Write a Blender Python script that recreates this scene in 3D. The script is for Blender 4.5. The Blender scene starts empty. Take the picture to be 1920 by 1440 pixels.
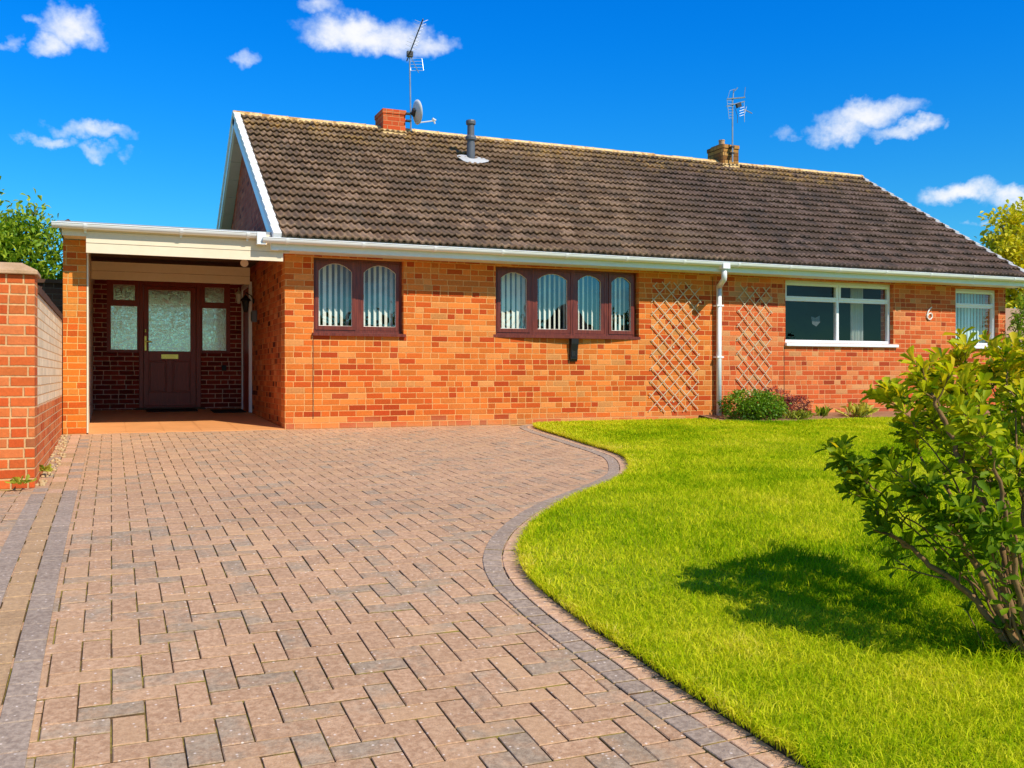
import bpy, math, random
import numpy as np
from mathutils import Vector, Matrix
R = math.radians
rnd = random.Random(7)
rng = np.random.default_rng(7)
sc = bpy.context.scene
C = sc.collection

# ------------------------------------------------------------------ camera
FPX, YAW = 1800.0, 22.655
cam_d = bpy.data.cameras.new('camera')
cam = bpy.data.objects.new('camera', cam_d); C.objects.link(cam)
cam.location = (0.0, -12.16, 0.69)
cam.rotation_euler = (R(90), 0, R(-YAW))
cam_d.sensor_width = 36.0
cam_d.lens = 36.0 * FPX / 1920.0
cam_d.shift_y = -18.0 / 1920.0
cam_d.clip_end = 500
sc.camera = cam
CX, CY, CZ = cam.location

# ------------------------------------------------------------------ light
SUN_DIR = Vector((0.45, -1.0, 1.06)).normalized()          # towards the sun
SUN_EL = math.asin(SUN_DIR.z)
SUN_AZ = math.atan2(SUN_DIR.x, SUN_DIR.y)
sun_d = bpy.data.lights.new('sun', 'SUN')
sun_d.energy = 4.7
sun_d.angle = R(0.5)
sun_d.color = (1.0, 0.93, 0.80)
sun = bpy.data.objects.new('sun', sun_d); C.objects.link(sun)
sun.rotation_euler = (-SUN_DIR).to_track_quat('-Z', 'Y').to_euler()
sun.location = (8, -20, 18)

sc.view_settings.view_transform = 'Standard'
sc.view_settings.look = 'None'
sc.view_settings.exposure = 0.1
sc.view_settings.gamma = 1.0
sc.render.engine = 'CYCLES'
sc.cycles.use_denoising = True
sc.cycles.max_bounces = 8
sc.cycles.transparent_max_bounces = 16
sc.cycles.sample_clamp_indirect = 6.0


# ------------------------------------------------------------------ node helper
class NG:
    def __init__(s, tree):
        s.t = tree

    def put(s, sock, v):
        if isinstance(v, bpy.types.NodeSocket):
            s.t.links.new(v, sock)
        elif isinstance(v, (tuple, list)):
            if len(v) == 3 and len(sock.default_value) == 4:
                v = tuple(v) + (1.0,)
            sock.default_value = v
        else:
            sock.default_value = v

    def node(s, typ, attrs=None, **ins):
        n = s.t.nodes.new(typ)
        for k, v in (attrs or {}).items():
            setattr(n, k, v)
        for k, v in ins.items():
            s.put(n.inputs[k.replace('_', ' ')], v)
        return n

    def m(s, op, a, b=None, c=None, clamp=False):
        n = s.t.nodes.new('ShaderNodeMath'); n.operation = op; n.use_clamp = clamp
        s.put(n.inputs[0], a)
        if b is not None: s.put(n.inputs[1], b)
        if c is not None: s.put(n.inputs[2], c)
        return n.outputs[0]

    def mix(s, f, a, b, blend='MIX'):
        n = s.t.nodes.new('ShaderNodeMix'); n.data_type = 'RGBA'; n.blend_type = blend
        s.put(n.inputs[0], f); s.put(n.inputs[6], a); s.put(n.inputs[7], b)
        return n.outputs[2]

    def noise(s, vec, scale, detail=3.0, rough=0.55, dist=0.0):
        n = s.t.nodes.new('ShaderNodeTexNoise')
        s.put(n.inputs['Vector'], vec)
        n.inputs['Scale'].default_value = scale; n.inputs['Detail'].default_value = detail
        n.inputs['Roughness'].default_value = rough; n.inputs['Distortion'].default_value = dist
        return n.outputs['Fac']

    def ramp(s, f, stops, interp='LINEAR'):
        n = s.t.nodes.new('ShaderNodeValToRGB'); cr = n.color_ramp; cr.interpolation = interp
        while len(cr.elements) > 1: cr.elements.remove(cr.elements[-1])
        for i, (p, c) in enumerate(stops):
            e = cr.elements[0] if i == 0 else cr.elements.new(p)
            e.position = p
            e.color = tuple(c) + (1,) if len(c) == 3 else c
        s.put(n.inputs[0], f)
        return n.outputs[0]

    def smooth(s, f, lo, hi):
        n = s.t.nodes.new('ShaderNodeMapRange'); n.interpolation_type = 'SMOOTHSTEP'
        s.put(n.inputs[0], f); n.inputs[1].default_value = lo; n.inputs[2].default_value = hi
        return n.outputs[0]

    def xyz(s, v):
        n = s.t.nodes.new('ShaderNodeSeparateXYZ'); s.put(n.inputs[0], v)
        return n.outputs

    def vec(s, x, y, z):
        n = s.t.nodes.new('ShaderNodeCombineXYZ')
        for i, v in enumerate((x, y, z)): s.put(n.inputs[i], v)
        return n.outputs[0]

    def white(s, v):
        n = s.t.nodes.new('ShaderNodeTexWhiteNoise'); n.noise_dimensions = '3D'
        s.put(n.inputs['Vector'], v)
        return n.outputs['Value'], n.outputs['Color']

    def bump(s, h, strength, dist):
        n = s.t.nodes.new('ShaderNodeBump')
        s.put(n.inputs['Height'], h); n.inputs['Strength'].default_value = strength
        n.inputs['Distance'].default_value = dist
        return n.outputs[0]

    def attr(s, name):
        n = s.t.nodes.new('ShaderNodeAttribute'); n.attribute_name = name
        return n.outputs['Fac']

    def pos(s):
        return s.t.nodes.new('ShaderNodeNewGeometry').outputs['Position']


def lin(r, g, b, k=1.0):
    f = lambda c: ((c / 255) / 12.92 if c / 255 <= 0.04045 else ((c / 255 + 0.055) / 1.055) ** 2.4) * k
    return (f(r), f(g), f(b))


MATS = {}


def new_mat(name):
    m = bpy.data.materials.new(name); m.use_nodes = True
    t = m.node_tree
    for n in list(t.nodes): t.nodes.remove(n)
    out = t.nodes.new('ShaderNodeOutputMaterial')
    g = NG(t)
    MATS[name] = m
    return m, g, out


def principled(g, out, col, rough=0.7, spec=0.3, normal=None, metal=0.0):
    b = g.t.nodes.new('ShaderNodeBsdfPrincipled')
    g.put(b.inputs['Base Color'], col); g.put(b.inputs['Roughness'], rough)
    b.inputs['Specular IOR Level'].default_value = spec
    b.inputs['Metallic'].default_value = metal
    if normal is not None: g.put(b.inputs['Normal'], normal)
    g.t.links.new(b.outputs[0], out.inputs[0])
    return b


def plain(name, col, rough=0.6, spec=0.3, var=0.12, scale=6.0, metal=0.0, bump=0.0, bscale=60.0, streak=False):
    """paint-like surface with soft grime variation"""
    m, g, out = new_mat(name)
    p = g.pos()
    pv = p
    if streak:
        mp = g.node('ShaderNodeMapping'); g.put(mp.inputs[0], p); mp.inputs['Scale'].default_value = (1, 1, 0.15)
        pv = mp.outputs[0]
    f = g.noise(pv, scale, 4, 0.6)
    f2 = g.noise(p, scale * 9, 3, 0.6)
    v = g.m('ADD', g.m('MULTIPLY', g.m('SUBTRACT', f, 0.5), var * 3.2), g.m('MULTIPLY', g.m('SUBTRACT', f2, 0.5), var * 1.4))
    k = g.m('ADD', 1.0, v)
    c = g.mix(1.0, col, g.vec(k, k, g.m('ADD', 1.0, g.m('MULTIPLY', v, 1.3))), 'MULTIPLY')
    nrm = g.bump(g.noise(p, bscale, 3, 0.6), bump, 0.004) if bump else None
    r = g.m('ADD', rough, g.m('MULTIPLY', g.m('SUBTRACT', f, 0.5), 0.25), clamp=True)
    principled(g, out, c, r, spec, nrm, metal)
    return m


def brick_mat(name, palette, mortar, course=0.075, length=0.225, split=0.62, joint=0.0064, stain=None, rough=0.85,
              band=None, zoff=0.0, soft=0.0):
    """stretcher bond with random closers, per-brick colour, raised face and recessed mortar, in world metres"""
    m, g, out = new_mat(name)
    p = g.pos()
    x, y, z = g.xyz(p)
    nrm = g.t.nodes.new('ShaderNodeNewGeometry').outputs['True Normal']
    nx = g.m('ABSOLUTE', g.xyz(nrm)[0])
    side = g.m('GREATER_THAN', nx, 0.6)
    u = g.m('ADD', g.m('MULTIPLY', x, g.m('SUBTRACT', 1.0, side)), g.m('MULTIPLY', g.m('ADD', y, 0.113), side))
    wob = g.m('MULTIPLY', g.m('SUBTRACT', g.noise(p, 9.0, 2), 0.5), 0.006)
    zz = g.m('DIVIDE', g.m('ADD', g.m('ADD', z, zoff), wob), course)
    row = g.m('FLOOR', zz); v = g.m('FRACT', zz)
    rj = g.white(g.vec(row, 3.3, 1.7))[0]
    uu = g.m('ADD', g.m('DIVIDE', u, length), g.m('ADD', g.m('MULTIPLY', g.m('MODULO', row, 2.0), 0.5), g.m('MULTIPLY', rj, 0.16)))
    col = g.m('FLOOR', uu); fu = g.m('FRACT', uu)
    r1 = g.white(g.vec(col, row, side))[0]
    sp = g.m('GREATER_THAN', r1, split)
    fu2 = g.m('FRACT', g.m('MULTIPLY', fu, 2.0)); half = g.m('FLOOR', g.m('MULTIPLY', fu, 2.0))
    d1 = g.m('MULTIPLY', g.m('MINIMUM', fu, g.m('SUBTRACT', 1.0, fu)), length)
    d2 = g.m('MULTIPLY', g.m('MINIMUM', fu2, g.m('SUBTRACT', 1.0, fu2)), length / 2)
    du = g.m('ADD', g.m('MULTIPLY', d1, g.m('SUBTRACT', 1.0, sp)), g.m('MULTIPLY', d2, sp))
    dv = g.m('MULTIPLY', g.m('MINIMUM', v, g.m('SUBTRACT', 1.0, v)), course)
    d = g.m('ADD', g.m('MINIMUM', du, dv), g.m('MULTIPLY', g.m('SUBTRACT', g.noise(p, 60, 2), 0.5), 0.005))
    mask = g.smooth(d, joint * 0.55, joint * 1.15)
    idv = g.vec(g.m('ADD', col, g.m('MULTIPLY', g.m('MULTIPLY', half, sp), 0.37)), row, g.m('ADD', side, 5.1))
    rc, rcol = g.white(idv)
    bc = g.ramp(rc, palette, 'CONSTANT')
    # face mottling and a per-brick brightness
    mott = g.noise(p, 42, 4, 0.65)
    big = g.noise(p, 1.3, 3, 0.6)
    k = g.m('ADD', 0.30, g.m('ADD', g.m('MULTIPLY', mott, 0.50), g.m('ADD', g.m('MULTIPLY', g.xyz(rcol)[1], 0.24), g.m('MULTIPLY', big, 0.34))))
    bc = g.mix(1.0, bc, g.vec(k, k, k), 'MULTIPLY')
    mk = g.m('ADD', 0.48, g.m('MULTIPLY', g.noise(p, 25, 3), 0.7))
    mc = g.mix(1.0, mortar, g.vec(mk, mk, mk), 'MULTIPLY')
    c = g.mix(mask, mc, bc)
    if band:                       # upper courses of another, paler brick
        zlim, bcol = band
        up = g.smooth(g.m('ADD', z, g.m('MULTIPLY', g.noise(p, 5, 2), 0.04)), zlim, zlim + 0.03)
        up = g.m('MULTIPLY', up, side)
        k2 = g.m('ADD', 0.62, g.m('ADD', g.m('MULTIPLY', rc, 0.2), g.m('MULTIPLY', mott, 0.4)))
        c = g.mix(up, c, g.mix(mask, lin(226, 178, 128), g.mix(1.0, bcol, g.vec(k2, k2, k2), 'MULTIPLY')))
    if stain:                      # rising damp and dirt at the foot of the wall
        zlo, zhi, scol, amt = stain
        f = g.m('MULTIPLY', g.m('SUBTRACT', 1.0, g.smooth(g.m('ADD', z, g.m('MULTIPLY', g.noise(p, 3.5, 4), 0.25)), zlo, zhi)), amt)
        c = g.mix(f, c, scol)
    h = g.m('ADD', g.m('MULTIPLY', mask, 0.75), g.m('MULTIPLY', mott, 0.35))
    principled(g, out, c, rough, 0.2, g.bump(h, 0.8, 0.008))
    return m


# ------------------------------------------------------------------ world (sky)
def px_dir(px, py):
    th = R(YAW); c, s = math.cos(th), math.sin(th)
    u = (px - 960) / FPX; v = (702 - py) / FPX
    return u * c + s, c - u * s, v


world = bpy.data.worlds.new('World'); sc.world = world; world.use_nodes = True
wt = world.node_tree
for n in list(wt.nodes): wt.nodes.remove(n)
g = NG(wt)
wout = wt.nodes.new('ShaderNodeOutputWorld')
bg = wt.nodes.new('ShaderNodeBackground')
sky = wt.nodes.new('ShaderNodeTexSky'); sky.sky_type = 'NISHITA'; sky.sun_disc = False
sky.sun_elevation = SUN_EL; sky.sun_rotation = SUN_AZ
sky.air_density = 1.0; sky.dust_density = 0.3; sky.ozone_density = 2.5
direc = wt.nodes.new('ShaderNodeTexCoord').outputs['Generated']
dx, dy, dz = g.xyz(direc)
el = g.m('ARCSINE', dz)
az = g.m('ARCTAN2', dx, dy)
hs = wt.nodes.new('ShaderNodeHueSaturation'); hs.inputs['Saturation'].default_value = 1.45
g.put(hs.inputs['Color'], sky.outputs[0])
deep = g.smooth(el, 0.02, 0.42)
tint = g.mix(deep, (0.75, 1.84, 2.10), (0.02, 2.02, 3.15))
skyc = g.mix(1.0, hs.outputs[0], tint, 'MULTIPLY')
# fair-weather clouds: (x, y, rx, ry, strength) as seen from the drive, turned into directions
CL = [(128, 48, 70, 40, 1.0), (92, 84, 42, 22, .8), (165, 60, 38, 26, .7), (50, 30, 22, 12, .5), (18, 72, 16, 15, .45),
      (690, 62, 118, 40, 1.1), (735, 85, 55, 22, .8), (808, 78, 48, 20, .7), (612, 14, 40, 15, .55), (472, 113, 24, 10, .35),
      (165, 243, 75, 17, .75), (85, 262, 48, 11, .6), (180, 277, 36, 12, .55), (237, 284, 16, 9, .35),
      (1620, 218, 92, 30, 1.05), (1575, 243, 62, 24, .9), (1690, 250, 72, 17, .85), (1470, 256, 25, 12, .5), (1775, 243, 12, 8, .4),
      (1795, 366, 78, 22, 1.0), (1895, 374, 62, 20, .9), (1845, 423, 24, 7, .45), (2050, 330, 90, 30, .9), (-120, 140, 90, 40, .9)]
n1 = g.noise(direc, 9.0, 5, 0.6)
n2 = g.noise(g.vec(g.m('ADD', dx, 7.0), dy, dz), 9.0, 5, 0.6)
azd = g.m('ADD', az, g.m('ADD', g.m('MULTIPLY', g.m('SUBTRACT', n1, 0.5), 0.06), g.m('MULTIPLY', g.m('SUBTRACT', g.noise(direc, 38.0, 4, 0.6), 0.5), 0.045)))
eld = g.m('ADD', el, g.m('ADD', g.m('MULTIPLY', g.m('SUBTRACT', n2, 0.5), 0.035), g.m('MULTIPLY', g.m('SUBTRACT', g.noise(g.vec(dy, dz, dx), 38.0, 4, 0.6), 0.5), 0.032)))
dens = None
under = None
for (px, py, rx, ry, st) in CL:
    a = px_dir(px, py); b = px_dir(px + rx, py); c_ = px_dir(px, py - ry)
    fa = lambda d: math.atan2(d[0], d[1])
    fe = lambda d: math.atan2(d[2], math.hypot(d[0], d[1]))
    a0, e0 = fa(a), fe(a)
    ra, re = abs(fa(b) - a0), abs(fe(c_) - e0)
    ua = g.m('DIVIDE', g.m('SUBTRACT', azd, a0), ra)
    ue = g.m('DIVIDE', g.m('SUBTRACT', eld, e0), re)
    d2 = g.m('ADD', g.m('MULTIPLY', ua, ua), g.m('MULTIPLY', ue, ue))
    v = g.m('MULTIPLY', g.m('SUBTRACT', 1.25, d2), st)
    dens = v if dens is None else g.m('MAXIMUM', dens, v)
fb = g.noise(g.vec(dx, dy, g.m('MULTIPLY', dz, 1.5)), 26.0, 6, 0.62)
fb2 = g.noise(direc, 70.0, 4, 0.6)
dd = g.m('ADD', dens, g.m('ADD', g.m('MULTIPLY', g.m('SUBTRACT', fb, 0.5), 1.7), g.m('MULTIPLY', g.m('SUBTRACT', fb2, 0.5), 0.5)))
cmask = g.m('MULTIPLY', g.smooth(dd, -0.25, 1.55), 0.96)
# unseen broken cloud added behind the camera as neutral fill light
wide = g.noise(g.vec(dx, dy, g.m('MULTIPLY', dz, 2.2)), 3.2, 6, 0.6)
back = g.m('MULTIPLY', g.smooth(wide, 0.46, 0.62), g.smooth(g.m('MULTIPLY', dy, -1.0), 0.0, 0.25))
back = g.m('MULTIPLY', back, g.smooth(el, 0.03, 0.12))
call = g.m('MAXIMUM', cmask, back)
ccol = g.mix(g.smooth(dd, 0.3, 1.4), (12.0, 13.6, 15.6), (15.4, 15.4, 15.6))
ccol = g.mix(g.smooth(dy, -0.1, 0.1), (4.6, 4.6, 4.6), ccol)
fin = g.mix(call, skyc, ccol)
g.put(bg.inputs[0], fin); bg.inputs[1].default_value = 0.062
wt.links.new(bg.outputs[0], wout.inputs[0])

# ------------------------------------------------------------------ ground profile
_Y = np.array([-40, -2, 0, 2, 3, 4, 5, 6, 7, 8, 9.2, 10.5, 12.16, 14, 80.0])
_H = np.array([1.6, 1.48, 1.33, 1.18, 1.10, 1.0, .925, .88, .855, .83, .79, .745, .69, .69, .69])


def gz(y):
    return CZ - np.interp(np.asarray(y) - CY, _Y, _H)


# ------------------------------------------------------------------ mesh helpers
class MB:
    def __init__(s):
        s.v = []; s.f = []; s.a = []; s.mi = []

    def face(s, pts, a=0.0, mi=0):
        i = len(s.v); s.v += [tuple(p) for p in pts]
        s.f.append(tuple(range(i, i + len(pts)))); s.a.append(a); s.mi.append(mi)

    def box(s, x0, x1, y0, y1, z0, z1, a=0.0, mi=0):
        i = len(s.v)
        s.v += [(x0, y0, z0), (x1, y0, z0), (x1, y1, z0), (x0, y1, z0), (x0, y0, z1), (x1, y0, z1), (x1, y1, z1), (x0, y1, z1)]
        for q in ((0, 3, 2, 1), (4, 5, 6, 7), (0, 1, 5, 4), (1, 2, 6, 5), (2, 3, 7, 6), (3, 0, 4, 7)):
            s.f.append(tuple(i + k for k in q)); s.a.append(a); s.mi.append(mi)
        return s

    def obox(s, c, ex, ey, ez, a=0.0, mi=0):
        """oriented box: centre and three half-extent vectors"""
        c, ex, ey, ez = map(Vector, (c, ex, ey, ez)); i = len(s.v)
        for sz in (-1, 1):
            for sx, sy in ((-1, -1), (1, -1), (1, 1), (-1, 1)):
                s.v.append(tuple(c + sx * ex + sy * ey + sz * ez))
        for q in ((0, 3, 2, 1), (4, 5, 6, 7), (0, 1, 5, 4), (1, 2, 6, 5), (2, 3, 7, 6), (3, 0, 4, 7)):
            s.f.append(tuple(i + k for k in q)); s.a.append(a); s.mi.append(mi)
        return s

    def prism(s, prof, axis, t0, t1, a=0.0, mi=0):
        """extrude a closed 2-D profile along an axis ('x','y','z')"""
        def P(p, t):
            return {'x': (t, p[0], p[1]), 'y': (p[0], t, p[1]), 'z': (p[0], p[1], t)}[axis]
        n = len(prof); i = len(s.v)
        s.v += [P(p, t0) for p in prof] + [P(p, t1) for p in prof]
        for k in range(n):
            s.f.append((i + k, i + (k + 1) % n, i + n + (k + 1) % n, i + n + k)); s.a.append(a); s.mi.append(mi)
        s.f.append(tuple(i + k for k in range(n))[::-1]); s.a.append(a); s.mi.append(mi)
        s.f.append(tuple(i + n + k for k in range(n))); s.a.append(a); s.mi.append(mi)
        return s

    def tube(s, pts, r, n=8, a=0.0, mi=0, cap=True):
        pts = [Vector(p) for p in pts]
        rs = r if isinstance(r, (list, tuple)) else [r] * len(pts)
        base = len(s.v); ref = None
        for k, p in enumerate(pts):
            t = (pts[min(k + 1, len(pts) - 1)] - pts[max(k - 1, 0)]).normalized()
            if ref is None:
                ref = t.orthogonal().normalized()
            ref = (ref - t * ref.dot(t)).normalized()
            b = t.cross(ref)
            for j in range(n):
                w = 2 * math.pi * j / n
                s.v.append(tuple(p + (ref * math.cos(w) + b * math.sin(w)) * rs[k]))
        for k in range(len(pts) - 1):
            for j in range(n):
                s.f.append((base + k * n + j, base + k * n + (j + 1) % n, base + (k + 1) * n + (j + 1) % n, base + (k + 1) * n + j))
                s.a.append(a); s.mi.append(mi)
        if cap:
            s.f.append(tuple(base + j for j in range(n))[::-1]); s.a.append(a); s.mi.append(mi)
            e = base + (len(pts) - 1) * n
            s.f.append(tuple(e + j for j in range(n))); s.a.append(a); s.mi.append(mi)
        return s

    def lathe(s, cx, cy, prof, n=16, a=0.0, mi=0):
        base = len(s.v)
        for (r, z) in prof:
            for j in range(n):
                w = 2 * math.pi * j / n
                s.v.append((cx + r * math.cos(w), cy + r * math.sin(w), z))
        for k in range(len(prof) - 1):
            for j in range(n):
                s.f.append((base + k * n + j, base + k * n + (j + 1) % n, base + (k + 1) * n + (j + 1) % n, base + (k + 1) * n + j))
                s.a.append(a); s.mi.append(mi)
        s.f.append(tuple(base + j for j in range(n))[::-1]); s.a.append(a); s.mi.append(mi)
        e = base + (len(prof) - 1) * n
        s.f.append(tuple(e + j for j in range(n))); s.a.append(a); s.mi.append(mi)
        return s

    def build(s, name, mat, parent=None, smooth=False, bevel=0.0):
        me = bpy.data.meshes.new(name)
        me.from_pydata(s.v, [], s.f)
        mats = mat if isinstance(mat, (list, tuple)) else [mat]
        for m_ in mats: me.materials.append(MATS[m_] if isinstance(m_, str) else m_)
        at = me.attributes.new('rid', 'FLOAT', 'FACE'); at.data.foreach_set('value', s.a)
        me.polygons.foreach_set('material_index', s.mi)
        if smooth: me.polygons.foreach_set('use_smooth', [True] * len(me.polygons))
        me.update()
        o = bpy.data.objects.new(name, me); C.objects.link(o)
        if parent: adopt(o, parent)
        if bevel:
            b = o.modifiers.new('bevel', 'BEVEL'); b.width = bevel; b.segments = 2; b.limit_method = 'ANGLE'
        return o


def world_loc(o):
    p = Vector((0, 0, 0))
    while o: p = p + o.location; o = o.parent and o.parent
    return p


def adopt(o, parent):
    """child keeps world coordinates (all our parents only translate)"""
    q = parent; off = Vector((0, 0, 0))
    while q is not None:
        off += q.matrix_parent_inverse.to_translation() + q.location if q.parent else q.location
        q = q.parent
    o.parent = parent
    o.matrix_parent_inverse = Matrix.Translation(-off)
    return o


def np_mesh(name, verts, tris=None, quads=None, mats=(), attr=None, parent=None, smooth=False, attr2=None):
    me = bpy.data.meshes.new(name)
    verts = np.asarray(verts, dtype=np.float32)
    nt = 0 if tris is None else len(tris); nq = 0 if quads is None else len(quads)
    me.vertices.add(len(verts)); me.vertices.foreach_set('co', verts.ravel())
    loops = []; starts = []; tot = []
    if nt: loops.append(np.asarray(tris).ravel()); starts.append(np.arange(nt) * 3)
    if nq: loops.append(np.asarray(quads).ravel()); starts.append(nt * 3 + np.arange(nq) * 4)
    loops = np.concatenate(loops).astype(np.int32); starts = np.concatenate(starts).astype(np.int32)
    me.loops.add(len(loops)); me.loops.foreach_set('vertex_index', loops)
    me.polygons.add(nt + nq); me.polygons.foreach_set('loop_start', starts)
    for m_ in mats: me.materials.append(MATS[m_])
    if smooth: me.polygons.foreach_set('use_smooth', np.ones(nt + nq, dtype=bool))
    me.update(calc_edges=True)
    if attr is not None:
        at = me.attributes.new('tint', 'FLOAT', 'POINT'); at.data.foreach_set('value', np.asarray(attr, dtype=np.float32))
    if attr2 is not None:
        at = me.attributes.new('along', 'FLOAT', 'POINT'); at.data.foreach_set('value', np.asarray(attr2, dtype=np.float32))
    o = bpy.data.objects.new(name, me); C.objects.link(o)
    if parent: adopt(o, parent)
    return o


def thing(name, label, cat, loc=(0, 0, 0), group=None):
    o = bpy.data.objects.new(name, None); C.objects.link(o)
    o.location = loc; o.empty_display_size = 0.2
    o['label'] = label; o['category'] = cat
    if group: o['group'] = group
    return o


def tag(o, label, cat, group=None, kind=None):
    o['label'] = label; o['category'] = cat
    if group: o['group'] = group
    if kind: o['kind'] = kind
    return o


def struct(o, label=None):
    o['kind'] = 'structure'
    if label: o['label'] = label
    return o


# ------------------------------------------------------------------ materials
OR = [(0.00, lin(226, 120, 46)), (0.22, lin(232, 130, 56)), (0.42, lin(220, 106, 38)), (0.60, lin(210, 90, 30)),
      (0.74, lin(234, 144, 72)), (0.87, lin(194, 74, 26)), (0.965, lin(222, 146, 80)), (0.99, lin(184, 80, 36))]
brick_mat('brick_orange', OR, lin(246, 176, 106), stain=(0.0, 0.3, lin(205, 158, 112), 0.55))
OR6 = [(0.00, lin(222, 106, 56)), (0.20, lin(228, 120, 64)), (0.40, lin(212, 90, 44)), (0.58, lin(218, 98, 46)),
       (0.72, lin(230, 138, 82)), (0.84, lin(180, 70, 36)), (0.93, lin(220, 150, 96))]
brick_mat('brick_coral', OR6, lin(244, 168, 112), stain=(0.0, 0.34, lin(206, 150, 112), 0.6))
brick_mat('brick_pillar', [(0, lin(232, 128, 42)), (.3, lin(226, 114, 34)), (.55, lin(238, 144, 58)), (.8, lin(214, 98, 30))],
          lin(250, 190, 110, .9), split=0.5)
brick_mat('brick_brown', [(0, lin(196, 100, 48)), (.35, lin(212, 118, 60)), (.6, lin(176, 84, 40)), (.8, lin(204, 128, 76)), (.92, lin(96, 44, 26))],
          lin(206, 132, 80, .9), split=0.45)
brick_mat('brick_red', [(0, lin(150, 50, 34)), (.3, lin(132, 40, 28)), (.6, lin(166, 60, 40)), (.85, lin(120, 34, 24))],
          lin(235, 200, 175), split=0.9, joint=0.0068)
brick_mat('brick_gable', [(0, lin(200, 90, 62)), (.4, lin(184, 76, 52)), (.7, lin(212, 106, 74)), (.92, lin(140, 56, 40))],
          lin(180, 110, 86), split=0.5)
brick_mat('brick_garden', [(0, lin(236, 122, 62)), (.25, lin(240, 138, 78)), (.5, lin(226, 100, 44)), (.75, lin(238, 128, 66)), (.92, lin(216, 90, 38))],
          lin(246, 196, 146, .9), split=0.6, band=(0.45, lin(252, 226, 186)), stain=(-.18, .1, lin(226, 140, 80), .25))
brick_mat('brick_pier', [(0, lin(226, 108, 50)), (.3, lin(230, 126, 68)), (.55, lin(214, 92, 40)), (.8, lin(224, 118, 58)), (.97, lin(190, 110, 66))],
          lin(246, 190, 130, .9), split=0.55, joint=0.0075, stain=(-.2, -.02, lin(170, 120, 60), .6))
brick_mat('brick_chimney', [(0, lin(222, 100, 52)), (.35, lin(208, 84, 40)), (.7, lin(232, 116, 66))], lin(226, 150, 100))
brick_mat('brick_buff', [(0, lin(190, 136, 70)), (.35, lin(150, 100, 50)), (.7, lin(206, 156, 90))], lin(116, 80, 50))
brick_mat('brick_dark', [(0, lin(92, 62, 50)), (.35, lin(74, 50, 42)), (.7, lin(104, 72, 58))], lin(120, 96, 82))

plain('white_upvc', lin(235, 236, 234), 0.35, 0.5, 0.05, 2.0)
plain('white_window', lin(236, 238, 240), 0.35, 0.5, 0.04, 3.0)
plain('fascia_white', lin(226, 232, 226), 0.5, 0.4, 0.06, 2.0)
plain('cream_board', lin(232, 215, 184), 0.55, 0.3, 0.08, 1.5, streak=False)
plain('verge_white', lin(238, 234, 228), 0.7, 0.2, 0.12, 9.0)
plain('soffit_grey', lin(206, 196, 182), 0.7, 0.2, 0.08, 3.0)
plain('flue_grey', lin(92, 94, 100), 0.45, 0.5, 0.12, 8.0)
plain('lead_grey', lin(186, 184, 180), 0.6, 0.4, 0.2, 9.0)
plain('alu', lin(170, 172, 174), 0.4, 0.5, 0.12, 10.0, metal=0.7)
plain('dark_metal', lin(52, 50, 48), 0.5, 0.4, 0.15, 10.0)
plain('dish_grey', lin(206, 210, 212), 0.5, 0.4, 0.06, 6.0)
plain('brass', lin(226, 186, 96), 0.3, 0.5, 0.08, 12.0, metal=0.8)
plain('black_plastic', lin(24, 23, 24), 0.5, 0.4, 0.1, 8.0)
plain('mat_dark', lin(58, 50, 44), 0.95, 0.1, 0.25, 20.0, bump=0.4)
plain('tile_floor', lin(232, 160, 98), 0.55, 0.3, 0.12, 2.5)
plain('felt_grey', lin(150, 152, 152), 0.85, 0.2, 0.15, 5.0)
plain('ceiling_dark', lin(96, 76, 58), 0.8, 0.2, 0.1, 3.0)
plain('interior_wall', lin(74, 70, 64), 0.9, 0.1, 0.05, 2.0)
plain('cap_stone', lin(188, 152, 116), 0.9, 0.2, 0.28, 9.0, bump=0.6, bscale=70)
plain('coping_dark', lin(92, 66, 52), 0.9, 0.2, 0.25, 9.0)
plain('number_white', lin(238, 236, 230), 0.4, 0.4, 0.05, 9.0)
plain('trellis_wood', lin(200, 182, 152), 0.8, 0.2, 0.2, 14.0)
plain('soil', lin(150, 112, 84), 0.95, 0.1, 0.3, 7.0, bump=0.9, bscale=30)
plain('pebble', lin(188, 160, 116), 0.8, 0.2, 0.3, 30.0)
plain('bark', lin(132, 102, 66), 0.9, 0.15, 0.3, 30.0, bump=0.5)
plain('bark_dark', lin(98, 76, 58), 0.95, 0.1, 0.3, 12.0)
plain('curtain', lin(206, 214, 208), 0.9, 0.1, 0.08, 5.0)
plain('blind', lin(240, 240, 228), 0.85, 0.15, 0.05, 5.0)
plain('blind_blue', lin(206, 222, 226), 0.85, 0.15, 0.04, 5.0)
plain('bead_pale', lin(232, 222, 206), 0.4, 0.4, 0.05, 5.0)
plain('render_cream', lin(186, 150, 128), 0.9, 0.1, 0.1, 2.0)
plain('asphalt', lin(88, 86, 84), 0.95, 0.1, 0.2, 4.0)


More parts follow.
